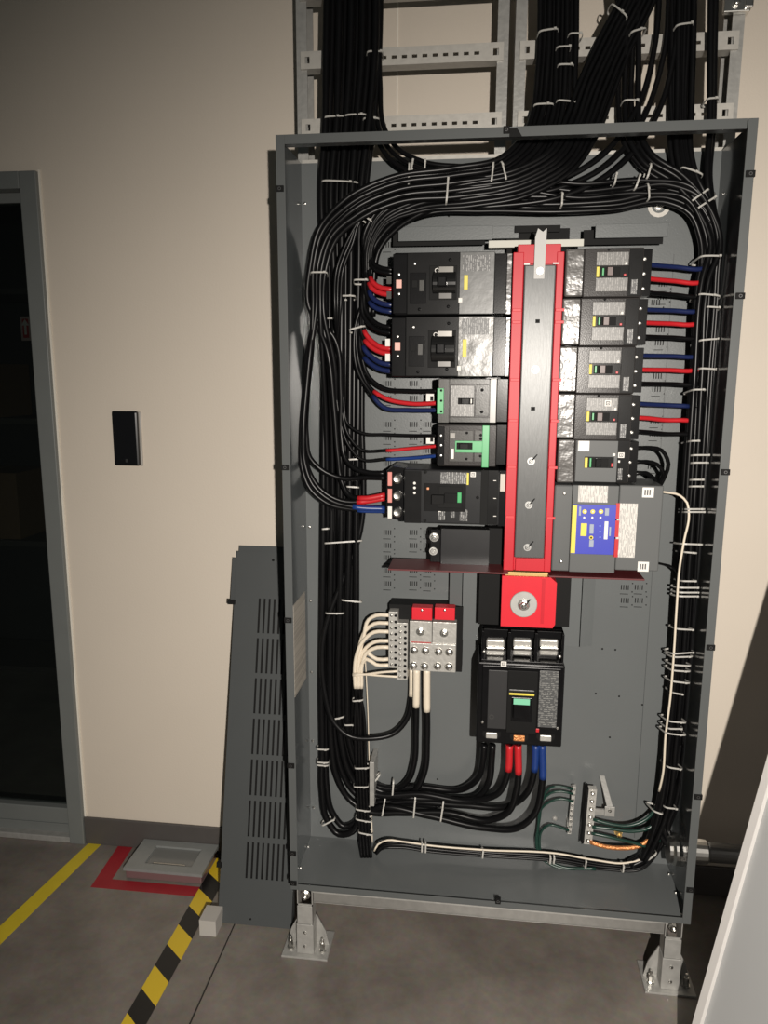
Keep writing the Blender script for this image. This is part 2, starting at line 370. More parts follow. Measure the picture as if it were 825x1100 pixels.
# card reader
x0, x1, z0, z1 = rc(122.5, 441, 154, 500, WY)
cr = thing('card_reader', 'slim black access card reader on the cream wall', 'card reader', ((x0 + x1) / 2, WY, z0))
box('lit_edge_plate', x0 + .002, x1 + .001, WY - .006, WY, z0 - .001, z1 - .003, mat('reader_lit_edge', (0.35, .33, .30), .4), cr, .002)  # pale plate peeking out right and below paints the reader's lit edge
box('reader_body', x0, x1 - .003, WY - .022, WY - .005, z0, z1, mat('reader_black', (0.006, 0.006, 0.007), .22), cr, .006)
xm = (x0 + x1) / 2
box('indicator_mark', xm - .004, xm + .004, WY - .0228, WY - .0215, z0 + .012, z0 + .022, mat('reader_mark', (0.03, .03, .03), .4), cr, 0)
# floor marking tapes
YT = mat('yellow_floor_tape', (0.62, 0.48, 0.03), .5, noise=.15, scale=15)
P = [Vector((-1.424, .004, 0)), Vector((-1.368, .422, 0)), Vector((-1.32, .429, 0)), Vector((-1.378, -.066, 0))]
da = (P[1] - P[0]).normalized(); db = (P[2] - P[3]).normalized()
tag(poly_prism('floor_tape', [P[0] - da * .6, P[1], P[2], P[3] - db * .55], (0, 0, .0008), YT), 'solid yellow floor tape running up to the door frame', 'floor tape')
RT = mat('red_floor_tape', (0.30, 0.012, 0.02), .5, noise=.2, scale=20)
tag(poly_prism('floor_tape', [(-1.245, .205, 0), (-.86, .205, 0), (-.86, .25, 0), (-1.195, .25, 0), (-1.205, .42, 0), (-1.258, .42, 0)], (0, 0, .0009), RT), 'red floor tape forming a corner around the grey floor box', 'floor tape')
_c = UZ(214.5, 970, 0); HPH = .75 * .165 - (.85 * (_c.x + .8735) + (_c.y + .175))
def hazard():
    m = bpy.data.materials.new('hazard_stripe_tape'); m.use_nodes = True; nt = m.node_tree; b = nt.nodes['Principled BSDF']; b.inputs['Roughness'].default_value = .4
    tc = nt.nodes.new('ShaderNodeTexCoord'); sx = nt.nodes.new('ShaderNodeSeparateXYZ'); nt.links.new(tc.outputs['Object'], sx.inputs[0])
    a = nt.nodes.new('ShaderNodeMath'); a.operation = 'MULTIPLY_ADD'; a.inputs[1].default_value = 0.85; nt.links.new(sx.outputs[0], a.inputs[0]); nt.links.new(sx.outputs[1], a.inputs[2])
    d = nt.nodes.new('ShaderNodeMath'); d.operation = 'DIVIDE'; d.inputs[1].default_value = 0.165; ph = nt.nodes.new('ShaderNodeMath'); ph.operation = 'ADD'; ph.inputs[1].default_value = HPH; nt.links.new(a.outputs[0], ph.inputs[0]); nt.links.new(ph.outputs[0], d.inputs[0])
    f = nt.nodes.new('ShaderNodeMath'); f.operation = 'FRACT'; nt.links.new(d.outputs[0], f.inputs[0])
    g = nt.nodes.new('ShaderNodeMath'); g.operation = 'GREATER_THAN'; g.inputs[1].default_value = .5; nt.links.new(f.outputs[0], g.inputs[0])
    mx = nt.nodes.new('ShaderNodeMix'); mx.data_type = 'RGBA'; mx.inputs[6].default_value = (0.006, 0.006, 0.006, 1); mx.inputs[7].default_value = (0.66, 0.46, 0.02, 1)
    nt.links.new(g.outputs[0], mx.inputs[0]); nt.links.new(mx.outputs[2], b.inputs['Base Color']); return m
tag(poly_prism('hazard_tape', [(-.915, -.75, .0005), (-.852, -.75, .0005), (-.832, .40, .0005), (-.895, .40, .0005)], (0, 0, .001), hazard()), 'black and yellow striped hazard tape beside the leaning louvered cover', 'floor tape')
# low floor box
fb = thing('floor_outlet_box', 'low grey floor outlet box with a framed lid by the dark base', 'floor box', (-1.05, .33, 0))
FBM = mat('floor_box_grey', (0.22, 0.23, 0.225), .35, noise=.1)
box('box_body', -1.153, -.897, .262, .412, .0008, .030, mat('floor_box_clear_side', (0.17, 0.10, 0.10), .3), fb, .003)
me = grid_plate(-1.158, -.892, .257, .416, [(-1.10, -.94, .290, .385)], lambda u, v, d: Vector((u, v, .040 - d)), .010); O('lid_frame', me, FBM, fb)
box('lid_window', -1.102, -.938, .288, .387, .030, .033, mat('lid_clear', (0.16, .165, .16), .12), fb, 0)
box('lid_handle', -1.075, -.965, .296, .303, .033, .038, STEEL, fb, .002)
# white block by the cover
wb = poly_prism('foam_block', [(-.822, .045, 0), (-.772, .045, 0), (-.772, .11, 0), (-.822, .11, 0)], (0, 0, .05), mat('pale_foam', (0.42, .40, .37), .7))
tag(wb, 'small pale foam block at the foot of the leaning louvered cover', 'block')

# ------------------------------------------------------------------ leaning louvered cover (left)
cov = thing('louvered_cover', 'grey louvered wireway cover leaning on the wall left of the enclosure', 'cover', (-.68, .115, 0))
cb0 = Vector((-.786, .100, .003)); cdir = Vector((0, .285, 1.075)); CL = cdir.length; cdir.normalize(); cn = Vector((0, -cdir.z, cdir.y))
W_ = .225
def cmap(u, v, d): return cb0 + Vector((1, 0, 0)) * u + cdir * v - cn * d
holes = []
gz0, gz1 = .135, .985
for gi in range(7):
    a = gz0 + (gz1 - gz0) * gi / 7; b = a + (gz1 - gz0) / 7 - .016
    for si in range(8):
        u = .078 + si * .0158; holes.append((u, u + .0062, a, b))
O('cover_face', grid_plate(0, W_, 0, CL, holes, cmap, .0025), COVM, cov)
bm = bmesh.new()
def slab(bm, u0, u1, v0, v1, d0, d1):
    vs = [bm.verts.new(cmap(u, v, d)) for u in (u0, u1) for v in (v0, v1) for d in (d0, d1)]
    for q in ((0, 1, 3, 2), (4, 6, 7, 5), (0, 4, 5, 1), (2, 3, 7, 6), (0, 2, 6, 4), (1, 5, 7, 3)): bm.faces.new([vs[k] for k in q])
slab(bm, 0, .003, 0, CL - .02, .0025, .035); slab(bm, W_ - .003, W_, 0, CL - .02, .0025, .035); slab(bm, 0.006, W_, CL, CL + .018, .004, .0065)
O('return_flange', fin(bm), COVM, cov)
bm = bmesh.new(); slab(bm, .070, .212, .125, .99, .012, .0135); O('slot_shade_sheet', fin(bm), BLKM, cov)  # black sheet added behind the slots, standing in for their shade
bm = bmesh.new(); slab(bm, -.014, .002, CL - .165, CL - .02, .006, .0085); O('side_tab', fin(bm), COVM, cov)
bm = bmesh.new(); slab(bm, -.020, .004, CL - .165, CL - .150, -.004, .013); O('speed_clip', fin(bm), BLKM, cov)
bm = bmesh.new(); slab(bm, -.012, .004, .16, .175, -.004, .02); O('speed_clip', fin(bm), BLKM, cov)
screw('cover_screw', cmap(.118, CL - .024, 0), .004, BLKM, cov, cn); screw('cover_screw', cmap(.10, .018, 0), .003, BLKM, cov, cn)

# ------------------------------------------------------------------ leaning light grey door (right)
e = Vector((.205, .102, 1.0)).normalized(); h = Vector((e.y, -e.x, 0)).normalized(); nn = h.cross(e).normalized()
if nn.x > 0: nn = -nn
p0 = Vector((.460, -.252, .0))
dr = thing('leaning_door', 'light grey panel door leaning at the right edge of view', 'panel door', tuple(p0))
DH, DW, DT = 1.86, .52, .032
def dmap(u, v, d): return p0 + h * u + e * v - nn * d
def dslab(u0, u1, v0, v1, d0, d1):
    bm = bmesh.new(); vs = [bm.verts.new(dmap(u, v, d)) for u in (u0, u1) for v in (v0, v1) for d in (d0, d1)]
    for q in ((0, 1, 3, 2), (4, 6, 7, 5), (0, 4, 5, 1), (2, 3, 7, 6), (0, 2, 6, 4), (1, 5, 7, 3)): bm.faces.new([vs[k] for k in q])
    return fin(bm)
O('door_skin', dslab(.003, DW, .004, DH, .005, .010), LGREY, dr)
O('lit_edge_flange', dslab(-.002, .018, .002, DH, -.006, DT), mat('lit_door_edge', (.62, .60, .58), .4), dr)  # paler colour than the door paints in the light on this edge
O('edge_flange', dslab(DW - .016, DW, .002, DH, 0, DT), LGREY, dr)
O('edge_flange', dslab(0, DW, .002, .018, 0.001, DT - .001), LGREY, dr)
O('edge_flange', dslab(0, DW, DH - .016, DH, 0.001, DT - .001), LGREY, dr)
O('latch_plate', dslab(DW - .09, DW - .05, .9, 1.02, -.003, .006), BLK, dr)

# ------------------------------------------------------------------ enclosure
HX = .5335; Z0, Z1 = .2125, 2.1675; YB = .245; T = .003
enc = thing('panelboard_enclosure', 'open grey steel panelboard enclosure full of breakers and cables', 'enclosure', (0, .12, Z0))
bp_ = box('back_panel', -HX, HX, YB, YB + T, Z0, Z1, ENC, enc, 0)
box('side_wall', -HX, -HX + T, 0, YB, Z0, Z1, ENCS, enc, 0)
box('side_wall', HX - T, HX, 0, YB, Z0, Z1, ENCS, enc, 0)
box('bottom_pan', -HX, HX, 0, YB, Z0, Z0 + T, ENC, enc, 0)
box('top_wall', -HX, HX, 0, .09, Z1 - T, Z1, ENC, enc, 0)
RW = .021
box('rim_flange', -HX, -HX + RW, -.002, .001, Z0, Z1, RIMM, enc, .0006)
box('rim_flange', HX - RW, HX, -.002, .001, Z0, Z1, RIMM, enc, .0006)
box('rim_flange', -HX + RW, .004, -.002, .001, Z1 - RW, Z1, RIMM, enc, .0006)
poly_prism('rim_flange', [(.018, -.002, Z1), (HX - RW - .002, -.002, Z1), (HX - RW - .002, -.002, Z1 - RW), (.032, -.002, Z1 - RW)], (0, .003, 0), RIMM, enc)
box('rim_flange', -HX + RW, HX - RW, -.002, .001, Z0, Z0 + .017, RIMM, enc, .0006)
box('rim_backing', .0, .034, .001, .004, Z1 - RW, Z1, BLKM, enc, 0)
for (px, py) in [(303, 203), (309, 502), (313, 666), (316, 822), (315, 916), (318, 948), (808, 187), (797, 318), (779, 507), (761, 695), (746, 855), (741, 955), (544, 140), (535, 967)]:
    c = U(px, py, 0)
    if abs(c.x) > .5: c.x = math.copysign(HX - .008, c.x); sx_, sz_ = .010, .007
    else: sx_, sz_ = .007, .008
    cl = boxes('speed_clip', [(c.x - sx_, c.x + sx_, -.006, -.002, c.z - sz_, c.z + sz_), (c.x - sx_, c.x + sx_, .001, .005, c.z - sz_, c.z + sz_)], BLKM, enc, .001)
    ring_mark('clip_eye', (c.x, -.006, c.z), .0038, .0014, mat('clip_steel', (.12, .12, .12), .4, metal=.8), cl)
# screws along back edges
for k in range(9):
    zz = Z0 + .10 + k * (Z1 - Z0 - .2) / 8
    screw('panel_screw', (-HX + .012, YB, zz), .0042, STEEL, enc)
    screw('panel_screw', (HX - .014, YB, zz), .0035, STEEL, enc)
for (x_, y_) in ((-.527, .19), (-.527, .09), (.525, .20), (.525, .12), (.52, .03)):
    screw('pan_screw', (x_, y_, Z0 + T), .005, STEEL, enc, (0, 0, 1))
for (px, py) in [(620, 226), (668, 225), (498, 213), (482, 232), (647, 697), (661, 698), (640, 745), (665, 748), (655, 792), (470, 837), (690, 757)]:
    disc('panel_hole', U(px, py, YB), .0028, .0008, BLKM, enc, seg=10)
# wiring-diagram sticker on the left side wall
S = [UX(315.5, 648, -HX + T), UX(328, 636, -HX + T), UX(328, 731, -HX + T), UX(316, 749, -HX + T)]
y0 = (S[0].y + S[3].y) / 2; y1 = (S[1].y + S[2].y) / 2; zt = (S[0].z + S[1].z) / 2; zb = (S[2].z + S[3].z) / 2
st = box('wiring_sticker', -HX + T, -HX + T + .0008, max(.02, y0), min(y1, .235), zb, zt, PRN_OLD, enc, 0); st['label'] = 'aged cream wiring label'
# punched slot groups in the back panel (too fine to lift singly)
lst = []
def slotgroup(px, py, s=1.0):
    c = U(px, py, YB)
    for k in range(4): lst.append((c.x - .010 + k * .0062, c.x - .0075 + k * .0062, YB - .0006, YB + .001, c.z - .007, c.z + .007))
    lst.append((c.x - .012, c.x + .010, YB - .0006, YB + .001, c.z - .0195, c.z - .0178))
    for dz in (.012, -.012): lst.append((c.x + .019, c.x + .0222, YB - .0006, YB + .001, c.z + dz - .0016, c.z + dz + .0016))
for (cx, ys) in ((416, (263, 412, 428, 456, 470, 484, 498, 572, 586, 599, 613, 627)), (444, (412, 428, 456, 470, 498, 572, 586, 613, 627)), (459, (456, 470, 484, 572, 586, 613, 628)),
                 (671, (631, 645)), (686, (631, 645))):
    for py in ys: slotgroup(cx, py)
for (px, py) in [(712, 305), (711, 319), (709, 354), (708, 368), (706, 404), (705, 418), (703, 452), (702, 466), (700, 501), (698, 514), (704, 325)]: slotgroup(px, py)
o = boxes('punched_slots', lst, BLKM, enc); o['kind'] = 'stuff'
box('pan_seam', U(699, 640, YB).x - .0008, U(699, 640, YB).x + .0008, YB - .0008, YB, Z0 + .08, U(699, 640, YB).z + .9, mat('seam_dark', (.06, .065, .066), .5), enc, 0)
# knockout ring at the upper right of the back panel
c = U(708, 221, YB); ring_mark('knockout_ring', c + Vector((0, -.0005, 0)), .028, .010, GALVD, enc); hexbolt('ground_stud', c, .009, STEEL, enc, h=.012)
# interior mounting plates
def plate(px, y, m, nm='mounting_plate', th=.003): return pbox(nm, px, y, 0, m, enc, th, .0008)
plate((428, 244, 529, 257.5), .165, ENC); plate((529, 243, 557, 256), .18, ENC); plate((640, 241, 717.5, 254.5), .165, ENC)
boxes('plate_bracket', [(U(440, 250, .165).x, U(446, 250, .165).x, .168, YB, U(440, 252, .165).z, U(440, 248, .165).z), (U(510, 250, .165).x, U(516, 250, .165).x, .168, YB, U(510, 252, .165).z, U(510, 248, .165).z),
    (U(650, 250, .165).x, U(656, 250, .165).x, .168, YB, U(650, 250, .165).z, U(650, 245, .165).z), (U(700, 250, .165).x, U(706, 250, .165).x, .168, YB, U(700, 250, .165).z, U(700, 245, .165).z)], ENC, enc)
plate((422, 249, 521, 263), .19, BLKM, 'black_plate'); plate((627, 247, 712, 262), .19, BLKM, 'black_plate')  # two black plates set lower and left behind the mounting plates
plate((525, 258.5, 627, 264.5), .14, mat('cream_insulator', (0.55, .54, .48), .5), 'insulator_strip'); plate((553, 242.5, 602, 249), .17, BLKM, 'black_plate')
box('pan_stile', U(545, 250, .19).x, U(612, 250, .19).x, .19, .20, U(560, 700, .19).z, U(560, 246, .19).z, BLKM, enc, 0)
# support frame under the enclosure
BEAM = mat('beam_zinc', (.27, .265, .25), .38, metal=.45, noise=.25, scale=40)
fr = thing('strut_base_frame', 'galvanized strut frame with two bolted feet under the enclosure', 'frame', (0, .06, 0))
zt = Z0 - .001
me = grid_plate(-.472, .472, zt - .042, zt, [], lambda u, v, d: Vector((u, .012 + d, v)), .0025); O('beam_web', me, BEAM, fr)
boxes('beam_lip', [(-.472, .472, .012, .053, zt - .003, zt), (-.472, .472, .012, .03, zt - .044, zt - .041), (-.472, .472, .002, .012, zt - .006, zt - .002)], GALV, fr)
for s in (-1, 1):
    for yy in (.012,):
        cx = s * .497
        post = boxes('post', [(cx - .022, cx + .022, yy, yy + .0025, .006, zt - .052), (cx - .022, cx - .0195, yy, yy + .041, .006, zt - .002), (cx + .0195, cx + .022, yy, yy + .041, .006, zt - .002)], GALV, fr)
        box('post_cap', cx - .0215, cx + .0215, yy - .003, yy, .10, .155, GALV, fr, .001)
        hexbolt('strut_nut', (cx, yy + .012, zt - .03), .010, STEEL, fr, (0, -1, 0), .012)
        box('post_sleeve', cx - .024, cx + .024, yy - .005, yy + .043, .006, .098, GALV, fr, .0015)
        box('base_plate', cx - .066, cx + .066, -.008, .105, 0, .006, GALV, fr, .001)
        for t in (-1, 1):
            x_ = cx + t * .024
            poly_prism('gusset', [(x_, .050, .006), (x_ + t * .036, .050, .006), (x_ + t * .026, .050, .05), (x_, .050, .10)], (0, .004, 0), GALV, fr)
            hexbolt('anchor_bolt', (x_ + t * .022, .026, .006), .0075, STEEL, fr, (0, 0, 1), .022)
        screw('sleeve_screw', (cx, yy - .005, .074), .005, STEEL, fr); screw('sleeve_screw', (cx, yy - .005, .03), .005, STEEL, fr)
# conduit leaving the right side wall
cc = U(755, 915, .15)
cd = thing('conduit', 'galvanized conduit with coupling leaving the right side of the enclosure', 'conduit', (HX, .15, cc.z - .04))
bm = bmesh.new(); lathe_bm(bm, [(.026, 0), (.026, .545)], (1, 0, 0), (HX + .005, .15, cc.z), 20); O('pipe', fin(bm), mat('conduit_grey', (.18, .18, .175), .4, metal=.4), cd, smooth=False)
bm = bmesh.new(); lathe_bm(bm, [(.033, 0), (.034, .02), (.032, .07), (.028, .075)], (1, 0, 0), (HX + .001, .15, cc.z), 20); O('coupling', fin(bm), STEEL, cd)
bm = bmesh.new(); lathe_bm(bm, [(.042, 0), (.042, .012), (.034, .020)], (-1, 0, 0), (HX - T, .15, cc.z), 20); lathe_bm(bm, [(.036, 0), (.036, .008)], (-1, 0, 0), (HX - T - .02, .15, cc.z), 20)
O('bushing', fin(bm), STEEL, cd)

# ------------------------------------------------------------------ vertical cable ladders
def ladder(lab, xl, xr, rungs, px_span):
    L = thing('cable_ladder', lab, 'cable ladder', ((xl + xr) / 2, .29, 0), 'vertical cable ladders above the enclosure')
    for s, x in ((1, xl), (-1, xr)):
        boxes('rail', [(x, x + s * .028, .266, .269, 0, 3.05), (x, x + s * .003, .269, .345, 0, 3.05), (x, x + s * .028, .342, .345, 0, 3.05)], GALV, L)
    for z in rungs:
        a, b = xl + .012, xr - .012; hs = [(a + .012, a + .024, z - .008, z + .008), (b - .026, b - .012, z - .009, z + .007)]
        n = int((b - a - .10) / .0262)
        for k in range(n): u = a + .055 + k * .0262; hs.append((u, u + .013, z - .006, z + .002))
        o = O('rung', grid_plate(a, b, z - .021, z + .021, hs, lambda u, v, d: Vector((u, .258 + d, v)), .0025), GALVD, L)
        boxes('rung_flange', [(a, b, .2605, .298, z + .0185, z + .021), (a, b, .2605, .298, z - .021, z - .0185)], GALVD, o)
rz = [U(470, 58, .258).z, U(470, 132, .258).z]
dz = rz[0] - rz[1]
rungs = [rz[1] - dz * .62] + rz + [rz[0] + dz * k for k in range(1, 5)]
xl1, xr1 = U(319, 90, .266).x, U(546, 60, .266).x; xl2, xr2 = U(553, 60, .266).x, U(797, 60, .266).x
ladder('left galvanized cable ladder rising above the enclosure, two cable groups on it', xl1, xr1, rungs, None)
ladder('right galvanized cable ladder rising above the enclosure under many black cables', xl2, xr2, rungs, None)
c = U(793, 6, .255)
cp = thing('strut_clamp', 'shiny strut clamp fitting at the top of the right ladder rail', 'clamp', (c.x, .26, c.z - .02))
boxes('clamp_body', [(c.x - .035, c.x + .026, .243, .262, c.z - .018, c.z + .03), (c.x + .012, c.x + .03, .235, .3, c.z - .012, c.z + .03)], STEEL, cp, .003)
hexbolt('clamp_bolt', (c.x - .008, .243, c.z), .008, STEEL, cp)

# ------------------------------------------------------------------ breakers
YF = .08
def parts(t, y, data):
    for d in data:
        nm, px, proud, m = d[:4]
        pbox(nm, px, y, proud, m, t, .001, d[4] if len(d) > 4 else .0008)
# --- two large frame breakers, upper left
def big_breaker(lab, top, bot, handle, left0, right1, lug_y, labm, facem):
    x0, x1, z0, z1 = rc(left0, top, right1, bot, YF)
    t = thing('frame_breaker', lab, 'circuit breaker', ((x0 + x1) / 2, .14, z0))
    l = left0
    box('breaker_case', x0, x1, YF + .004, .20, z0 + .0007, z1 - .0007, BLK, t, .003)
    a = rc(l + 14, top + 1, l + 70, bot - 1, YF); box('handle_panel', a[0], a[1], YF - .004, YF + .006, z0 + .002, z1 - .002, DK, t, .002)
    a = rc(l + 70, top + 1, right1 - 1, bot - 1, YF); box('label_panel', a[0], x1 - .001, YF - .003, YF + .006, z0 + .002, z1 - .002, facem, t, .0015)
    h0, h1 = handle
    parts(t, YF - .004, [('handle_recess', (l + 38, h0 - 9, l + 67, h1 + 9), .001, BLKM), ('trip_module', (l + 17, top + 22, l + 34, bot - 12), .0012, BLK),
        ('rating_window', (l + 27, top + 30, l + 32, top + 42), .002, MG), ('status_window', (l + 19, top + 30, l + 25, top + 38), .002, BLKM)])
    pbox('type_print', (l + 74, top + 3, l + 103, top + 20), YF - .003, .0006, PRN_DV, t, .0005, 0)
    # curved handle
    P0 = U(l + 42, h0, YF - .004); P1 = U(l + 66, h1, YF - .004); zc = (P0.z + P1.z) / 2; hr = (P0.z - P1.z) / 2
    bm = bmesh.new(); n = 12; A = []; B = []
    for k in range(n + 1):
        th = math.pi * k / n; yy = YF - .004 - math.sin(th) * .020; zz = zc + math.cos(th) * hr * 1.25
        A.append(bm.verts.new((P0.x, yy, zz))); B.append(bm.verts.new((P1.x, yy, zz)))
    for k in range(n): bm.faces.new((A[k], B[k], B[k + 1], A[k + 1]))
    bm.faces.new(A); bm.faces.new(list(reversed(B))); bm.faces.new((A[0], A[-1], B[-1], B[0]))
    hd = O('handle', fin(bm), mat('handle_black_gloss', (.01, .01, .01), .18), t, smooth=False)
    box('handle_grip', P0.x + .012, P0.x + .034, YF - .037, YF - .02, zc - .012, zc + .012, BLK, hd, .003)
    parts(t, YF - .004, [('handle_plate', (l + 48, h0 - 8, l + 64, h0 - 1), .006, mat('handle_plate_steel', (.14, .135, .125), .3, metal=.6)), ('handle_plate', (l + 48, h1 + 1, l + 62, h1 + 8), .004, mat('handle_plate_dull', (.07, .068, .065), .3, metal=.5))])
    ring_mark('off_mark', U(l + 46, h0 - 4, YF - .0052), .0055, .0016, WHT, t)
    parts(t, YF - .003, [('yellow_label', (l + 75, h0 + 1, l + 79, h1 - 2), .001, YEL), ('white_tag', (l + 69, h1 + 7, l + 73, h1 + 12), .002, WHT)])
    pbox('lug_cover', (l - 1, top + 2, l + 14, bot - 1), YF + .006, .006, BLK, t, .01, .002)
    pbox('phase_label', (l + 2, lug_y - 4.5, l + 8, lug_y + 4.5), YF, .001, PINK, t, .001, .001)
    for dy in (-10.5, 10.5): screw('lug_screw', U(l + 5, lug_y + dy, YF), .004, STEEL, t)
    screw('face_screw', U(l + 22, top + 12, YF - .004), .004, STEEL, t); screw('face_screw', U(l + 60, top + 8, YF - .004), .004, BLK, t); screw('face_screw', U(l + 58, bot - 9, YF - .004), .004, BLK, t); screw('face_screw', U(l + 27, bot - 6, YF - .004), .004, BLK, t)
    for dy in (-4, 12): pbox('lug_tag', (l - 8, lug_y + dy - 4, l - 3, lug_y + dy + 4), .13, .002, WHT if top > 300 else MG, t, .06, 0)
    # plug-on jaw towards the bus
    a = rc(right1 + 1, top + 1, right1 + 13, bot - 1, YF + .01); box('bus_jaw', a[0], a[1], YF + .012, .19, a[2], a[3], BLK, t, .002)
    a = rc(right1 + 13, top + 1, right1 + 18, bot - 1, YF + .01); box('film_wrap', a[0], a[1], YF + .014, .18, a[2], a[3], labm, t, .001)
    return t
big_breaker('topmost large black frame breaker left of the red bus cover', 271, 338.3, (294.5, 313), 423.5, 530.5, 305, FILM, mat('panel_a', (.075, .077, .075), .34, noise=.3, scale=25, bump=.06, bscale=25))
big_breaker('second large black frame breaker below the topmost, highlight-tinted glossy label panel', 339.3, 405.5, (363.5, 386), 422, 529.5, 372, FILM, mat('panel_b_highlight', (.11, .108, .10), .30, noise=.5, scale=30, bump=.20, bscale=22))  # lighter mottled panel colour stands in for the reflected light
# --- L3: grey breaker with green terminal block
x0, x1, z0, z1 = rc(470.5, 406.3, 533, 454.8, YF)
t = thing('branch_breaker', 'small grey breaker with a green terminal block left of the red bus cover', 'circuit breaker', ((x0 + x1) / 2, .14, z0))
box('breaker_case', x0, x1, YF, .20, z0 + .0007, z1 - .0007, DKW, t, .003)
parts(t, YF, [('side_step', (471.5, 407, 482, 454), .003, MG), ('top_band', (483, 407, 526, 413), .0015, MG), ('label_plate', (484, 414, 509, 447.5), .003, PRN_G), ('right_plate', (511, 413.5, 525, 447), .002, MG), ('edge_strip', (527, 407, 532.5, 454), .002, mat('pale_strip', (.25, .24, .22), .3)), ('bottom_band', (483, 448, 526, 454), .0015, MG)])
parts(t, YF - .003, [('handle_slot', (492, 427.5, 508.5, 434.5), .0008, BLKM), ('handle', (496, 428, 504, 434), .010, BLK), ('handle_mark', (505.5, 428.5, 507, 433.5), .0015, WHT)])
parts(t, YF, [('green_terminal', (470, 417, 476.5, 444.5), .008, GREEN)])
for dy in (419.5, 430.5, 442): screw('terminal_screw', U(474, dy, YF - .008), .003, BLK, t)
for (a, b) in ((518, 419), (517.5, 442.5)): screw('face_screw', U(a, b, YF - .002), .004, BLKM, t)
a = rc(534, 406.5, 547, 454, YF + .01); box('bus_jaw', a[0], a[1], YF + .015, .19, a[2], a[3], BLK, t, .002)
# --- L4: breaker with green T trim
x0, x1, z0, z1 = rc(470.5, 455.5, 532.5, 502, YF)
t = thing('branch_breaker', 'small dark breaker with a bright green tee-shaped trim', 'circuit breaker', ((x0 + x1) / 2, .14, z0))
box('breaker_case', x0, x1, YF, .20, z0 + .0007, z1 - .0007, DKW, t, .003)
parts(t, YF, [('side_step', (471.5, 457, 482, 500), .002, DKW), ('face_plate', (483, 462, 508, 496), .0025, MG), ('right_plate', (510, 462, 524, 496), .002, MG), ('green_trim', (518.5, 457, 524.5, 502), .0045, GREEN), ('edge_strip', (526, 457, 532, 501), .002, DKW)])
parts(t, YF - .0025, [('green_bar', (489, 473.5, 521, 486.5), .001, GREEN)])
parts(t, YF - .0035, [('handle_slot', (490.5, 475.5, 507.5, 483), .0008, BLKM), ('handle', (494, 476.5, 503, 482), .010, DK), ('white_tag', (484.5, 482, 487.5, 493), .001, WHT), ('white_tag', (483.5, 465, 489, 471), .0008, mat('pale_tag', (.3, .29, .27), .5))])
for (a, b) in ((516.5, 467.5), (516.5, 471.5), (516, 490), (501.5, 465), (501, 493)): screw('face_screw', U(a, b, YF - .003), .0035, BLKM, t)
pbox('terminal_block', (470, 458, 477, 499), YF, .004, BLK, t)
for b in (468, 478.5, 489.5): screw('terminal_screw', U(473.5, b, YF - .004), .0042, STEEL, t)
a = rc(533.5, 456, 546, 500, YF + .01); box('bus_jaw', a[0], a[1], YF + .015, .19, a[2], a[3], BLK, t, .002)
# --- L5: electronic trip breaker with three round lugs
Y5 = .06
x0, x1, z0, z1 = rc(434, 504, 536, 564.5, Y5)
t = thing('electronic_breaker', 'wide black electronic-trip breaker with three round silver lugs', 'circuit breaker', ((x0 + x1) / 2, .14, z0))
box('breaker_case', x0, x1, Y5, .20, z0, z1, mat('breaker_charcoal', (.019, .0195, .0205), .3, spec=.18, noise=.1, bump=.02, bscale=300), t, .004)
l5 = rc(415, 506, 434, 558, Y5 + .02)
poly_prism('lug_housing', [(l5[0], Y5 + .022, l5[2] + .012), (l5[0] + .018, Y5 + .022, l5[2]), (x0 + .002, Y5 + .022, z0), (x0 + .002, Y5 + .022, z1), (l5[0] + .018, Y5 + .022, l5[3] + .012), (l5[0], Y5 + .022, l5[3])], (0, .115, 0), BLK, t)
for (b, rr) in ((514, 1), (532, 2), (550, 3)):
    c = U(427, b, Y5 + .022)
    bm = bmesh.new(); lathe_bm(bm, [(.0125, 0), (.0125, .010), (.0095, .012), (.0085, .004), (.002, .003)], (0, -1, 0), c, 20); O('lug_ring', fin(bm), STEEL, t)
pbox('phase_strip', (416.5, 507, 421, 522), Y5 + .022, .001, mat('pale_red_label', (.62, .22, .19), .5), t); pbox('phase_strip', (416.5, 525, 421, 540), Y5 + .022, .001, mat('pale_red_label', (.62, .22, .19), .5), t); pbox('phase_strip', (416.5, 544, 421, 557), Y5 + .022, .001, WHT, t)
parts(t, Y5, [('trip_unit', (435, 506, 452, 562), .0015, DK), ('handle_panel', (456, 519, 500, 550), .0015, DK), ('print_field', (473, 507, 502, 521), .0008, PRN_DV), ('yellow_line', (501.5, 508, 503.5, 521), .0012, YEL), ('white_emblem', (505.5, 507, 511, 512.5), .0012, WHT),
    ('dark_band', (517, 505, 524, 564), .001, BLKM), ('right_panel', (524.5, 505, 534, 563), .0015, DK), ('print_field', (471, 547, 478, 559), .0008, PRN_DV), ('print_field', (484, 547, 489, 556), .0008, PRN_DV), ('print_field', (494, 547, 502, 560), .0008, PRN_DV), ('white_tag', (470.5, 546, 474, 550), .0014, WHT)])
parts(t, Y5 - .0015, [('handle_slot', (471, 522.5, 496, 546), .001, BLKM), ('handle_lever', (464, 531, 477, 541), .016, BLKM), ('handle_base', (477.5, 529.5, 491, 540), .006, DK), ('green_mark', (491.5, 529, 495.5, 540), .002, GREEN), ('orange_button', (458.5, 523.5, 461, 526), .002, mat('orange_dot', (.7, .3, .15), .5))])
for b in (519, 524, 529.5): disc('led', U(445.3, b, Y5 - .0015), .0035, .0012, WHT, t, seg=10)
for (a, b) in ((457, 507), (513, 534.5), (456.5, 559)): screw('face_screw', U(a, b, Y5), .004, BLKM, t)
for b in (516, 535, 554): pbox('tick', (530, b, 533, b + .8), Y5 - .0015, .0005, WHT, t, .0005, 0)
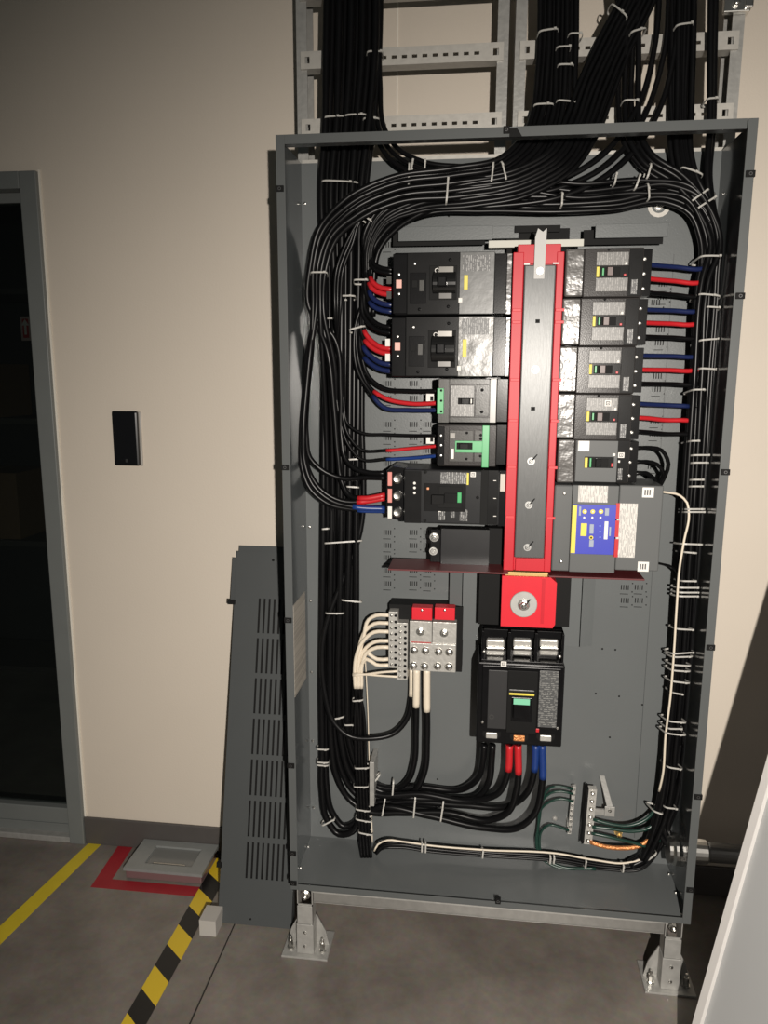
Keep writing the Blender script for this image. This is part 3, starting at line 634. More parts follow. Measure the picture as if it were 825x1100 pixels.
pbox('side_tag', (536.5, 509, 542.5, 528), Y5 + .012, .001, mat('beige_tag', (.5, .46, .4), .5), t); a = rc(536, 505, 548, 566, Y5 + .01); box('bus_jaw', a[0], a[1], Y5 + .0125, .19, a[2], a[3], BLK, t, .002)
# --- blank plate under L5 and the fibre barrier
t = thing('blank_filler_plate', 'black blank filler plate under the electronic-trip breaker', 'filler plate', tuple(U(510, 614, .12)))
pbox('plate_face', (474, 567, 525, 612), .115, .01, mat('blank_black', (.016, .016, .017), .3, noise=.2), t, .03, .001); pbox('plate_recess', (525, 567, 550, 613), .125, .005, BLKM, t, .03, 0); pbox('side_strip', (463, 568, 473, 603), .13, .01, DK, t, .02, .001)
hexbolt('strip_bolt', U(466.5, 577, .12), .009, STEEL, t); hexbolt('strip_bolt', U(465.5, 592, .12), .008, GALV, t)
t = box('barrier_sheet', -.270, .036, .034, .150, 1.126, 1.130, FISH, None, .0008); tag(t, 'dark red fibre barrier sheet under the black filler plate', 'barrier sheet')
c = U(592, 618, .06); t = box('barrier_sheet', .138, .372, .05, .20, 1.118, 1.122, FISH, None, .0008); tag(t, 'dark red fibre barrier sheet under the grey relay box', 'barrier sheet')

# --- right column: four alike breakers
def wx(px, py, y=YF): return U(px, py, y)
PITCH = .1137
def right_breaker(k, lab, sticker):
    dz = -PITCH * k; dx = [0, -.003, -.0055, -.006][k]
    def R_(a, b, c, d, y=YF):
        q = rc(a, b, c, d, y); return (q[0] + dx, q[1] + dx, q[2] + dz, q[3] + dz)
    def B(nm, px, y, proud, m, embed=.001, bev=.0008, par=None):
        q = R_(*px, y); return box(nm, q[0], q[1], y - proud, y + embed, q[2], q[3], m, par or t, bev)
    x0, x1, z0, z1 = R_(628, 266.3, 689.5, 319.5)
    t = thing('branch_breaker', lab, 'circuit breaker', ((x0 + x1) / 2, .14, z0), 'four alike branch breakers right of the bus')
    box('breaker_case', x0, x1, YF, .20, z0 + .0007, z1 - .0007, DKW, t, .003)
    B('label_plate', (641, 271, 675, 285), YF, .002, PRN_G); B('label_plate', (640, 298.5, 673.5, 313), YF, .002, PRN_G)
    B('handle_field', (641.5, 285.8, 675, 298), YF, .002, DK)
    B('yellow_edge', (641, 286.5, 643.5, 297.5), YF - .002, .0008, YEL)
    B('handle_slot', (646, 287.5, 666, 296.5), YF - .002, .0006, BLKM); B('handle', (652, 287.5, 657.5, 296.5), YF - .002, .012, mat('handle_brown', (.10, .06, .055), .4))
    B('green_flag', (647, 288, 648.8, 296), YF - .002, .001, GREEN); B('trip_button', (670, 294, 672.5, 296.5), YF - .002, .0015, CRED)
    if sticker:
        em = B('white_emblem', (661, 273, 668, 280), YF - .002, .001, WHT); q = R_(661, 273, 668, 280, YF - .002); emblem(em, q[0], q[1], YF - .003, q[2], q[3])
    B('white_dot', (671.5, 281.5, 674, 284.3), YF - .002, .001, WHT)
    B('module', (677, 267.5, 688.5, 318), YF, .001, DK); B('module_label', (678, 300, 684, 316), YF - .001, .0006, PRN_DV)
    B('terminal_block', (689, 268, 697.5, 318), YF + .012, .006, BLK, .06)
    for b, a in ((278, 692.5), (294, 691.5), (310, 690.5)):
        c = wx(a, b, YF + .006) + Vector((dx, 0, dz)); screw('terminal_screw', c, .0058, STEEL, t, h=.005)
    q = R_(608.5, 267, 627.5, 319, YF + .008); box('film_wrap', q[0], q[1], YF + .012, .19, q[2] + .001, q[3] - .001, FILM, t, .004)
    screw('face_screw', wx(654, 268.3) + Vector((dx, 0, dz)), .003, BLKM, t)
    return t
for k, lab in enumerate(('topmost of the four alike grey branch breakers right of the bus', 'second from the top of the four alike breakers right of the bus', 'third from the top of the four alike breakers right of the bus', 'lowest of the four alike breakers right of the bus, with white emblem sticker')):
    right_breaker(k, lab, k == 3)
# --- R5
x0, x1, z0, z1 = rc(617.5, 471.8, 675, 519, YF)
t = thing('branch_breaker', 'plain grey-faced breaker with white stickers just above the relay box', 'circuit breaker', ((x0 + x1) / 2, .14, z0))
box('breaker_case', x0, x1, YF, .20, z0, z1, DKW, t, .003)
parts(t, YF, [('face_plate', (619.5, 473, 661.5, 518), .003, GP), ('module', (663, 473, 674, 518), .002, DK)])
parts(t, YF - .003, [('handle_field', (628, 490.5, 659, 503), .001, DK), ('paper_sticker', (621.3, 473.5, 633, 485), .0008, WHT), ('white_dot', (658, 487, 661, 490), .001, WHT)])
parts(t, YF - .004, [('yellow_edge', (628.3, 491.5, 631, 502.5), .0008, YEL), ('handle_slot', (634, 492.5, 653, 501.5), .0006, BLKM), ('handle', (639.5, 492.5, 645, 501.5), .012, BLK), ('green_flag', (633.5, 492, 635, 502), .001, GREEN), ('trip_button', (656.5, 497.5, 658.5, 501.5), .0012, CRED)])
parts(t, YF - .002, [('white_emblem', (664, 486, 670.5, 492), .001, WHT), ('white_dot', (664, 494.5, 666, 497), .001, WHT), ('module_label', (664, 503, 668, 516), .0006, PRN_DV)])
pbox('terminal_block', (674.5, 474, 683, 518), YF + .012, .006, BLK, t, .06)
for (a, b) in ((678, 482), (676.7, 496.7), (675.5, 511)): screw('terminal_screw', U(a, b, YF + .006), .0048, STEEL, t, h=.004)
q = rc(600, 472, 617, 519, YF + .008); box('film_wrap', q[0], q[1], YF + .012, .19, q[2], q[3], FILM, t, .004)

# --- ground fault relay box with blue front
YR = .065
x0, x1, z0, z1 = rc(596, 521.5, 706, 615.5, YR)
t = thing('ground_fault_relay', 'grey relay box with a blue front panel and white warning labels', 'relay', ((x0 + x1) / 2, .13, z0))
q = rc(596, 521, 616, 614, YR + .012); box('left_wing', q[0], q[1] + .01, YR + .012, .20, q[2], q[3], GP, t, .004)
q = rc(615.5, 521, 660, 616, YR); box('relay_face', q[0], q[1], YR, .19, q[2], q[3], GP, t, .002)
q2 = rc(660.5, 521, 707, 614, YR + .001); box('right_wing', q[1] + .0008, q2[1], YR + .001, .20, q2[2], q2[3], GP, t, .003)
for (a, b) in ((606.5, 530.5), (603, 603.5)): screw('wing_screw', U(a, b, YR + .012), .0042, STEEL, t)
bl = pbox('blue_panel', (615.8, 541.5, 659, 596), YR, .002, BLUEP, t, .001, .0008)
parts(t, YR, [('yellow_strip', (615, 542.5, 617.5, 594), .003, YEL), ('white_label', (621.5, 521.5, 652.5, 540), .001, PRN_W)])
for i, a in enumerate((628, 636.7, 645.5)):
    disc('yellow_dial', U(a, 549.5, YR - .002), .0058, .0015, YEL, bl, seg=14); disc('dial_knob', U(a, 549.5, YR - .0035), .0026, .003, WHT, bl, seg=10)
    disc('lamp_dot', U(a - .5, 556, YR - .002), .0028, .001, WHT, bl, seg=10)
disc('yellow_dial', U(635, 577.5, YR - .002), .0052, .0015, YEL, bl, seg=14); disc('dial_knob', U(635, 577.5, YR - .0035), .0024, .003, BLK, bl, seg=10)
parts(bl, YR - .002, [('yellow_block', (624, 562, 630, 576), .0008, YEL), ('grey_block', (633.5, 563, 637.5, 573.5), .0008, mat('pale_blue_print', (.30, .34, .42), .5)), ('grey_block', (633, 580, 637.5, 588), .0008, mat('pale_blue_print', (.30, .34, .42), .5)), ('white_block', (649.5, 560, 652.5, 579.5), .0008, WHT), ('grey_block', (622, 544, 624, 554), .0008, mat('pale_blue_print', (.30, .34, .42), .5)), ('grey_block', (650, 546, 654, 554), .0008, mat('pale_blue_print', (.30, .34, .42), .5)), ('grey_block', (654.5, 566, 656, 576), .0006, mat('pale_blue_print', (.30, .34, .42), .5))])
for b in (565, 571, 577): disc('lamp_dot', U(644.5, b, YR - .002), .0022, .001, mat('lamp_blue', (.25, .35, .8), .4), bl, seg=10)
wl = pbox('warning_label', (661.5, 540.5, 681.5, 599), YR + .001, .001, PRN_W, t, .001, 0); wl['label'] = 'white warning label with red edge'
for (a, b, c, d) in ((660.8, 540.5, 663.8, 557.5), (660, 559, 663, 577), (659.4, 579, 662.3, 598.5)): pbox('red_edge', (a + 1, b, c + 1.2, d), YR, .0006, CRED, wl, .0004, 0)
for (a, b, c, d) in ((690.3, 523.5, 702, 534.5), (685.3, 603.3, 696.5, 614)):
    s_ = pbox('paper_sticker', (a, b, c, d), YR + .001, .0008, WHT, t, .001, 0)
    for k in range(3): pbox('ink_bar', (a + 2.2 + k * 2.6, b + 2.5, a + 3.3 + k * 2.6, d - 2.5), YR + .0002, .0004, mat('ink', (.08, .08, .08), .6), s_, .0003, 0)

# ------------------------------------------------------------------ red bus cover
YC = .066
t = thing('bus_cover', 'long red bus cover with a brushed steel strip down the middle of the panel', 'bus cover', (.084, .1, 1.12))
zb_, zt_ = U(566, 613.5, YC).z, U(580, 262, YC).z; xa, xb = .024, .143
boxes('red_shroud', [(xa, .049, YC, .19, zb_, zt_ - .018), (.126, xb, YC, .19, zb_, zt_ - .018), (xa + .010, xb - .008, YC + .002, .19, U(580, 283, YC).z, zt_), (.049, .126, YC + .008, .18, zb_, zt_ - .02), (xa + .03, xb, YC + .002, .17, zb_ - .0, U(566, 600, YC).z)], RED, t, .0015)
box('steel_strip', .0505, .1245, YC - .004, YC + .01, U(566, 599, YC).z, U(580, 284.5, YC).z, BRUSH, t, .003)
for py in (333, 346, 408, 452, 502, 556):
    for xq in (xa + .002, .1275): box('shroud_rib', xq, xq + .021, YC - .0022, YC + .001, U(575, py, YC).z - .0035, U(575, py, YC).z + .0035, mat('pale_red_rib', (.60, .05, .06), .45, spec=.3), t, .0008)
for (a, b) in ((577.3, 345), (572.3, 439)): pbox('square_hole', (a - 2, b - 2, a + 2.5, b + 2), YC - .004, .0003, BLKM, t, .001, 0)
for (a, b, r_) in ((575, 397, .010), (570.5, 495.5, .0095), (568, 542.5, .0095), (566.5, 588, .0095)):
    c = U(a, b, YC - .004); bs = hexbolt('strip_nut', c, r_ * .62, ZINC, t, h=.009)
    ring_mark('washer', c, r_, r_ * .45, ZINC, bs)
def tail(c, L_, par, y):
    d = Vector((.62, 0, .78)); n_ = Vector((-.78, 0, .62)) * .0016; p_ = Vector((c.x, y, c.z)) + d * .002
    poly_prism('locking_tail', [p_ - n_, p_ + d * L_ - n_ * .5, p_ + d * L_ + n_ * .5, p_ + n_], (0, -.0012, 0), BLKM, par)
for (a, b) in ((570.5, 495.5), (568, 542.5), (566.5, 588)): tail(U(a, b, YC - .004), .021, t, YC - .0125)
for (a, b) in ((563, 283), (594, 282)): pbox('white_edge', (a, b, a + 6, b + 1.6), YC, .0015, WHT, t, .001, 0)
x0, x1, z0, z1 = rc(575.3, 245.5, 584.5, 299.5, YC - .006)
poly_prism('hanger_strap', [(x0, YC - .0075, z0), (x1, YC - .0075, z0), (x1 + .002, YC - .0075, z1), (x1 - .007, YC - .0075, z1 - .008), (x0 + .006, YC - .0075, z1), (x0, YC - .0075, z1 - .02)], (0, .003, 0), mat('white_strap', (.46, .455, .44), .5), t)
hexbolt('strap_screw', U(580, 291, YC - .0078), .006, STEEL, t, h=.006)
# lower red cover with washer
YL = .075
t = thing('lug_cover_block', 'red square cover block with a large round washer below the bus', 'cover block', tuple(U(566, 676, .12)))
x0, x1, z0, z1 = rc(539.5, 618.5, 596, 675, YL)
poly_prism('red_block', [(x0, YL, z0), (x1 - .006, YL, z0), (x1, YL, z0 + .01), (x1, YL, z1 - .014), (x1 - .016, YL, z1), (x0, YL, z1)], (0, .1, 0), REDB, t)
pbox('side_lip', (582.5, 622, 584, 670), YL, .0012, RED, t, .001, 0)
box('brass_strip', x0 + .008, x1 - .012, YL + .004, YL + .05, z1, z1 + .010, GOLD, t, .001)
pbox('black_side', (515, 616, 541, 671), .13, .005, BLKM, t, .06, .001); pbox('black_side', (594, 620, 611, 673), .13, .005, BLKM, t, .06, .001)
c = U(562.5, 649, YL); bm = bmesh.new(); lathe_bm(bm, [(.0345, 0), (.0345, .003), (.033, .004)], (0, -1, 0), c, 36); ws = O('washer', fin(bm), mat('zinc_washer', (.42, .42, .40), .45, metal=.4, noise=.15), t)
hexbolt('nut', c + Vector((0, -.004, 0)), .0115, STEEL, ws, h=.013); tail(c, .024, ws, YL - .0215)
# grey guide channels
def channel(lab, px, y, fl):
    x0, x1, z0, z1 = rc(*px, y)
    t = thing('guide_channel', lab, 'bracket', ((x0 + x1) / 2, y, z0))
    box('channel_web', x0, x1, y, y + .003, z0, z1, ENC, t, .0005)
    xf = x1 if fl > 0 else x0
    poly_prism('channel_flange', [(xf, y, z0), (xf, y, z1), (xf + fl * .034, y + .014, z1), (xf + fl * .034, y + .014, z0 - .0)], (-.003 * fl, 0, 0), ENC, t)
    box('channel_foot', x0, x1, y + .003, YB - .001, z0, z0 + .003, ENC, t, 0); box('channel_foot', x0, x1, y + .003, YB - .001, z1 - .003, z1, ENC, t, 0)
channel('grey sheet metal channel left of the red cover block', (496.5, 614, 517, 688), .19, -1)
channel('grey sheet metal channel right of the red cover block', (598, 620, 623, 695), .19, 1)

# ------------------------------------------------------------------ main breaker
YM = .072
x0, x1, z0, z1 = rc(513.5, 711, 603, 803, YM)
t = thing('main_breaker', 'big black main breaker with green and yellow handle at the bottom centre', 'circuit breaker', ((x0 + x1) / 2, .14, z0))
box('breaker_case', x0, x1, YM, .215, z0, z1, BLK, t, .004)
q = rc(518, 676, 604.5, 712, YM + .025); 
boxes('line_lug_housing', [(q[0], q[1], .12, .21, q[2], q[3]), (q[0], q[0] + .006, YM + .01, .12, q[2] - .01, q[3]), (q[1] - .006, q[1], YM + .01, .12, q[2] - .01, q[3])] +
      [(U(a, 690, .1).x - .004, U(a, 690, .1).x + .004, YM + .01, .12, q[2] - .01, q[3]) for a in (547, 575.5)] + [(q[0], q[1], YM + .005, .12, q[2] - .008, q[2] + .006), (q[0], q[1], YM + .03, .12, q[3] - .02, q[3])], BLK, t, .001)
for a in (532, 561, 589.5):
    P_ = rc(a - 9.5, 687, a + 9.5, 705, .108); lg = box('line_lug', P_[0], P_[1], .108, .125, P_[2], P_[3], TIN, t, .004); box('lug_bar', P_[0], P_[1], .100, .108, (P_[2] + P_[3]) / 2 - .006, (P_[2] + P_[3]) / 2 + .004, STEEL, lg, .002)
parts(t, YM, [('front_cover', (518.5, 714, 600, 785), .004, BLK, .002), ('middle_tag', (556, 684, 566, 690), .0006, PRN_DV)][:1])
Y2 = YM - .004
parts(t, Y2, [('accessory_cover', (525, 719.5, 544, 783), .0025, mat('cover_charcoal', (.022, .022, .023), .45)), ('handle_column', (545.5, 719, 575.5, 788), .006, BLKM, .002), ('rating_label', (580, 720, 597.5, 782), .0015, PRN_D)])
Y3 = Y2 - .006
parts(t, Y3, [('yellow_line', (547, 744, 574, 747.8), .001, YEL), ('grey_line', (547, 740.5, 574, 743.5), .0008, MG), ('handle_well', (549.5, 749, 571, 776), .0008, BLK)])
hd = pbox('handle', (551.5, 750, 569, 770), Y3, .018, BLK, t, .001, .003); pbox('green_mark', (551.8, 750.3, 569, 757.5), Y3 - .018, .0006, mat('mint_mark', (.20, .55, .36), .45), hd, .0004, 0)
parts(t, YM - .004, [('white_emblem', (538, 710.3, 544, 716), .001, WHT), ('red_button', (575, 782.5, 579, 786.5), .002, CRED)])
ring_mark('push_mark', U(528, 770, Y2 - .0025), .006, .001, MG, t)
for (a, b) in ((520, 700), (601.5, 705.5), (518.3, 775.5), (598.8, 782)): screw('case_screw', U(a, b, YM - .004 if b > 715 else YM + .004), .0042, STEEL, t)
for a, b in ((528, 790), (557.5, 793), (586, 793)):
    P_ = rc(a - 9.5, b - 5, a + 9.5, b + 5, YM)
    po = poly_prism('load_lug_port', [(P_[0], YM - .001, P_[3]), (P_[0], YM - .001, P_[2] + .012), (P_[0] + .010, YM - .001, P_[2]), (P_[1] - .010, YM - .001, P_[2]), (P_[1], YM - .001, P_[2] + .012), (P_[1], YM - .001, P_[3])], (0, .004, 0), BLKM, t)
    P_ = rc(a - 6, b - 4, a + 6, b + 3, YM); box('load_lug', P_[0], P_[1], YM - .005, YM + .001, P_[2], P_[3], TIN if a != 557.5 else COPPER, po, .002)

# ------------------------------------------------------------------ neutral assembly
YN = .15
x0, x1, z0, z1 = rc(440, 667, 489.5, 722.5, YN)
t = thing('neutral_bar_assembly', 'silver neutral lug assembly with red blocks and white wires', 'neutral bar', ((x0 + x1) / 2, .19, z0))
q = rc(418, 649, 496, 722, YN + .03); box('black_backplate', q[0], q[1], YN + .03, YB - .001, q[2], q[3], BLKM, t, .001)
for a, b in ((442.5, 464), (467, 488.5)):
    P_ = rc(a, 652.5, b, 666.5, YN - .005); rb = box('red_block', P_[0], P_[1], YN - .005, YN + .03, P_[2], P_[3], REDB, t, .001); screw('block_screw', U((a + b) / 2, 655.5, YN - .005), .004, STEEL, rb)
xm = U(464, 690, YN).x
for a, b in ((x0, xm - .0006), (xm + .0006, x1)):
    box('lug_plate', a, b, YN, YN + .035, z0, z1, TIN, t, .0015)
zs = U(465, 691, YN).z
box('plate_step', x0 + .001, x1 - .001, YN - .006, YN, z0 + .002, zs, TIN, t, .0012)
for (a, b) in ((451.5, 678.5), (477, 680)): hexbolt('plate_bolt', U(a, b, YN), .0085, STEEL, t, h=.012)
for (a, b) in ((445, 698.5), (457, 699), (471, 700), (482.5, 700.5), (444, 715), (456, 715.5), (470, 715.5), (482, 716)): screw('set_screw', U(a, b, YN - .006), .0112, STEEL, t, h=.009)
pbox('red_print', (442, 689, 463, 691), YN, .0005, mat('red_ink', (.4, .05, .05), .5), t, .0003, 0)
for (bx, n) in (((417.5, 657, 427, 718), 9), ((426.5, 669, 437.5, 731), 10)):
    P_ = rc(*bx, YN - .004); nb = box('neutral_bar', P_[0], P_[1], YN - .004, YN + .03, P_[2], P_[3], TIN, t, .0015)
    for k in range(n):
        zc = P_[3] - (k + .6) * (P_[3] - P_[2]) / (n + .2)
        for xo in (.32, .78): screw('bar_screw', ((P_[0] + (P_[1] - P_[0]) * xo), YN - .004, zc), .0042, STEEL if xo < .5 else BLK, nb, h=.003)

# ------------------------------------------------------------------ ground bars
YG = .205
g1 = thing('ground_bar', 'thin slanted ground bar with green wires on its left side', 'ground bar', tuple(U(612, 895, YG)))
A, B = U(617, 845, YG), U(611.5, 896, YG)
poly_prism('bar', [A + Vector((-.005, 0, 0)), A + Vector((.005, 0, 0)), B + Vector((.005, 0, 0)), B + Vector((-.005, 0, 0))], (0, .012, 0), TIN, g1)
for k in range(9):
    c = A.lerp(B, (k + .5) / 9); screw('bar_screw', c, .004, STEEL, g1, h=.004)
boxes('standoff', [(A.x - .006, A.x + .006, YG + .012, YB, A.z - .03, A.z - .015), (B.x - .006, B.x + .006, YG + .012, YB, B.z + .015, B.z + .03)], GALV, g1)
g2 = thing('ground_bar', 'wide ground lug bar with copper and green wires on its right side', 'ground bar', tuple(U(630, 907, .17)))
A, B = U(637, 848, .17), U(631.5, 907, .17)
poly_prism('bar', [A + Vector((-.011, 0, 0)), A + Vector((.011, 0, 0)), B + Vector((.011, 0, 0)), B + Vector((-.011, 0, 0))], (0, .02, 0), TIN, g2)
poly_prism('black_side', [A + Vector((-.017, .004, -.004)), A + Vector((-.011, .004, 0)), B + Vector((-.011, .004, 0)), B + Vector((-.017, .004, -.004))], (0, .03, 0), BLKM, g2)
for k in range(7):
    c = A.lerp(B, (k + .5) / 7); hexbolt('bar_screw', c, .0055, STEEL, g2, h=.004)
boxes('standoff', [(B.x - .006, B.x + .006, .19, YB, B.z + .02, B.z + .035)], GALV, g2)
zf0, zf1 = U(650, 876, .2).z, U(645, 835, .24).z
P1, P2 = U(644, 833, YB - .002), U(652, 866, .185)
poly_prism('angle_bracket', [P1, P1 + Vector((.014, 0, 0)), Vector((P2.x + .016, .185, P2.z)), Vector((P2.x, .185, P2.z))], (.0, .0, -.006), GALV, g2)
box('bracket_tab', P2.x - .006, P2.x + .022, .182, .186, P2.z - .03, P2.z, GALV, g2, .001); screw('bracket_screw', (P2.x + .008, .182, P2.z - .012), .005, STEEL, g2)
boxes('bracket_arm', [(A.x, P2.x + .02, .186, .192, P2.z - .03, P2.z - .012)], GALV, g2)
screw('ground_stud', U(596, 879, YB), .0075, GALV, enc); hexbolt('ground_stud', U(664, 893, YB), .009, GOLD, enc, h=.02)
CB = box('cable_bracket', U(399, 815, .2).x, U(404, 815, .2).x, .16, YB - .001, U(399, 858, .2).z, U(404, 812, .2).z, GALV, None, .001); tag(CB, 'galvanized cable bracket beside the lower left cable bundle', 'bracket')

# ------------------------------------------------------------------ cables
def smoothpts(keys, seed=None):
    return spline([U(*k) for k in keys])
def lanes(keys, wid, i, n, rr, layer=None):
    """keys of a route shifted sideways for cable i of n; wid in px (one value or per key)"""
    out = []
    f = 0 if n == 1 else (i / (n - 1) - .5)
    for k, (px, py, y) in enumerate(keys):
        a = keys[max(k - 1, 0)]; b = keys[min(k + 1, len(keys) - 1)]
        tx, ty = b[0] - a[0], b[1] - a[1]; L = math.hypot(tx, ty) or 1
        w_ = wid[k] if isinstance(wid, (list, tuple)) else wid
        ly = (i % 2 if layer is None else layer)
        out.append((px - ty / L * f * w_ + random.uniform(-.7, .7), py + tx / L * f * w_ + random.uniform(-.7, .7), min(y + ly * rr * 1.8 + random.uniform(-.002, .002), YB - rr - .0015 if py > 150 else .255 - rr)))
    return out
def cable(name, keys, r, m, lab, group, cat='cable', tape=None, tape_name='phase_tape', tape_r=1.07, seg=8):
    """tape = (material, index range fraction from the start)"""
    pts = smoothpts(keys)
    o = tube(name, pts, r, m, None, seg); tag(o, lab, cat, group)
    if tape:
        tm, frac = tape
        # length in world metres from the start
        s = 0; seg_pts = [pts[0]]
        for a, b in zip(pts, pts[1:]):
            s += (b - a).length; seg_pts.append(b)
            if s > frac: break
        tube(tape_name, seg_pts, r * tape_r, tm, o, seg)
    return o
def rev(k): return list(reversed(k))
R8 = .0098
# -- mains: tray -> left riser -> bottom -> terminal
GR_M = 'large power cables in the left riser'
def riser(i, n=10):
    f = i / (n - 1)
    def X(a, b): return a + (b - a) * f
    ly = .018 * (i % 2)
    ys = [(-25, 352, 410, .222), (60, 351, 408, .222), (135, 349, 401, .215), (200, 346, 394, .205), (300, 349, 390, .208), (450, 348, 389, .208), (560, 348, 388, .208), (660, 346, 387, .208), (740, 346, 386, .208)]
    return [(X(a, b) + random.uniform(-1, 1), y, d + ly - .002) for (y, a, b, d) in ys]
def main(i, tail, nm, lab, tape=None):
    k = riser(i) + tail
    cable('power_cable', rev(k), R8, CBL, lab, GR_M, tape=tape)
ym = .175
main(0, [(346, 800, .20), (346, 850, .20), (351, 880, .20), (364, 896, .195), (379, 893, .19), (389, 876, .20), (404, 868, .19), (460, 876, .18), (520, 889, .165), (556, 889, .15), (575, 873, .14), (582, 845, .135), (582.5, 800, .13)], '', 'outermost black cable looping at lower left and ending in blue tape at the main breaker', (CBLB, .098))
main(1, [(350, 800, .215), (351, 845, .215), (357, 873, .215), (370, 888, .21), (381, 884, .21), (389, 868, .22), (404, 862, .21), (430, 862, .21), (470, 866, .205)], '', 'second black cable looping at lower left behind the outermost loop')
main(2, [(356, 800, .20), (361, 832, .20), (375, 858, .20), (394, 871, .19), (430, 873, .185), (480, 873, .18), (525, 881, .165), (546, 872, .15), (555, 848, .138), (556.5, 800, .13)], '', 'black cable ending in the right red tape under the main breaker', (CRED, .078))
main(3, [(361, 800, .22), (367, 828, .22), (382, 852, .22), (400, 862, .21), (440, 861, .205), (500, 865, .195), (545, 866, .18), (567, 850, .15), (574, 828, .138), (575.5, 800, .13)], '', 'black cable ending in the left blue tape under the main breaker', (CBLB, .075))
main(4, [(367, 800, .20), (373, 824, .20), (386, 845, .20), (404, 853, .19), (450, 853, .185), (510, 860, .17), (536, 851, .15), (545, 832, .138), (547.5, 800, .13)], '', 'black cable ending in the left red tape under the main breaker', (CRED, .07))
main(5, [(372, 800, .22), (378, 820, .22), (391, 838, .22), (410, 846, .215), (450, 845, .21), (495, 848, .20), (513, 836, .17), (519, 815, .14), (520, 800, .13)], '', 'leftmost plain black cable under the main breaker')
main(6, [(376, 800, .20), (383, 822, .20), (396, 843, .205), (430, 855, .205), (480, 858, .20), (512, 856, .18), (525, 840, .15), (528, 815, .138), (529, 800, .13)], '', 'right plain black cable under the main breaker')
main(7, [(379, 800, .22), (388, 835, .225), (402, 855, .225), (424, 860, .215), (445, 850, .20), (456, 828, .19), (458.5, 795, .185), (458.5, 755, .18), (458.5, 718, .175)], '', 'black cable with a cream white end under the neutral assembly, right one', (CWHT, .125))
main(8, [(381, 800, .222), (390, 825, .225), (404, 842, .225), (424, 848, .215), (438, 838, .205), (444.5, 820, .195), (446.5, 785, .19), (447, 755, .185), (447.5, 718, .18)], '', 'black cable with a cream white end under the neutral assembly, middle one', (CWHT, .118))
k = [(345, 640, .195), (346, 700, .185), (349, 745, .175), (358, 775, .170), (374, 790, .168), (400, 793, .172), (424, 787, .185), (437, 772, .195), (441.5, 752, .2), (442.5, 718, .2)]
cable('power_cable', rev(riser(9)[:7] + k[1:]), .0080, CBL, 'black cable sweeping under the neutral assembly to its left white end', GR_M, tape=(CWHT, .08))
# -- neutral branch wires
wl = [[(419, 661), (404, 661), (396, 665.5), (391, 682), (386, 706), (384, 735)], [(419, 669.5), (402, 670), (393, 677), (386, 695), (383, 715), (382.5, 735)],
      [(418, 678.5), (402, 679), (389, 690), (382.5, 706), (381, 722), (381.5, 735)], [(418, 688.5), (404, 689), (393, 696), (386.5, 709), (386, 735)],
      [(418, 695.5), (405, 695.5), (394, 701), (389, 714), (388.5, 735)], [(418, 708), (405, 708), (397, 703), (391.5, 698), (388.5, 712), (387, 735)], [(418, 714.5), (404, 714), (394, 708), (388.5, 714), (385.5, 735)]]
for i, kk in enumerate(wl):
    d0 = .155
    keys = [(a, b, d0 + (.178 - d0) * min(1, j / (len(kk) - 1)) + .006 * (i % 2)) for j, (a, b) in enumerate(kk)]
    L0 = sum((U(*keys[j + 1]) - U(*keys[j])).length for j in range(len(keys) - 1))
    dx = (i - 3) * 1.6
    keys += [(386 + dx * .9, 765, .178 + .010 * (i % 2)), (388 + dx, 830, .18 + .010 * (i % 2)), (391 + dx, 890, .17 + .010 * (i % 2)), (393.5 + dx, 921, .16 + .010 * (i % 2))]
    cable('neutral_wire', keys, .0052, CBL, ['topmost', 'second from top', 'third from top', 'middle', 'third from bottom', 'second from bottom', 'lowest'][i] + ' of seven white neutral wires arching left off the neutral bar', 'white neutral wires', 'wire', (CWHT, L0 + .005), 'white_jacket', 1.06)
for b, bb in ((721, 725.5), (727, 724)):
    tag(tube('neutral_wire', smoothpts([(427, b, .145), (410, b + 1.2 if b < 724 else b - 1, .15), (392, 724.5, .16), (379, bb, .165)]), .0033, CWHT), ('upper' if b < 724 else 'lower') + ' thin straight white wire under the neutral arches', 'wire', 'thin white neutral wires')
# -- routes across the top
T1 = [(340, 330, .125), (342, 285, .125), (352, 252, .12), (378, 226, .115), (425, 204, .12), (490, 196, .135), (545, 185, .15), (578, 158, .18), (593, 125, .215), (598, 70, .225), (600, -25, .225)]
T2 = [(393, 300, .165), (395, 262, .15), (408, 236, .14), (445, 216, .14), (505, 208, .14), (560, 198, .145), (605, 172, .16), (627, 135, .20), (643, 92, .215), (662, 48, .222), (690, -10, .222), (700, -40, .222)]
LBL_T1 = 'glossy black cable sweeping from the right ladder across the top and down the far left'
LBL_T2 = 'black cable crossing the top and dropping to the left breakers'
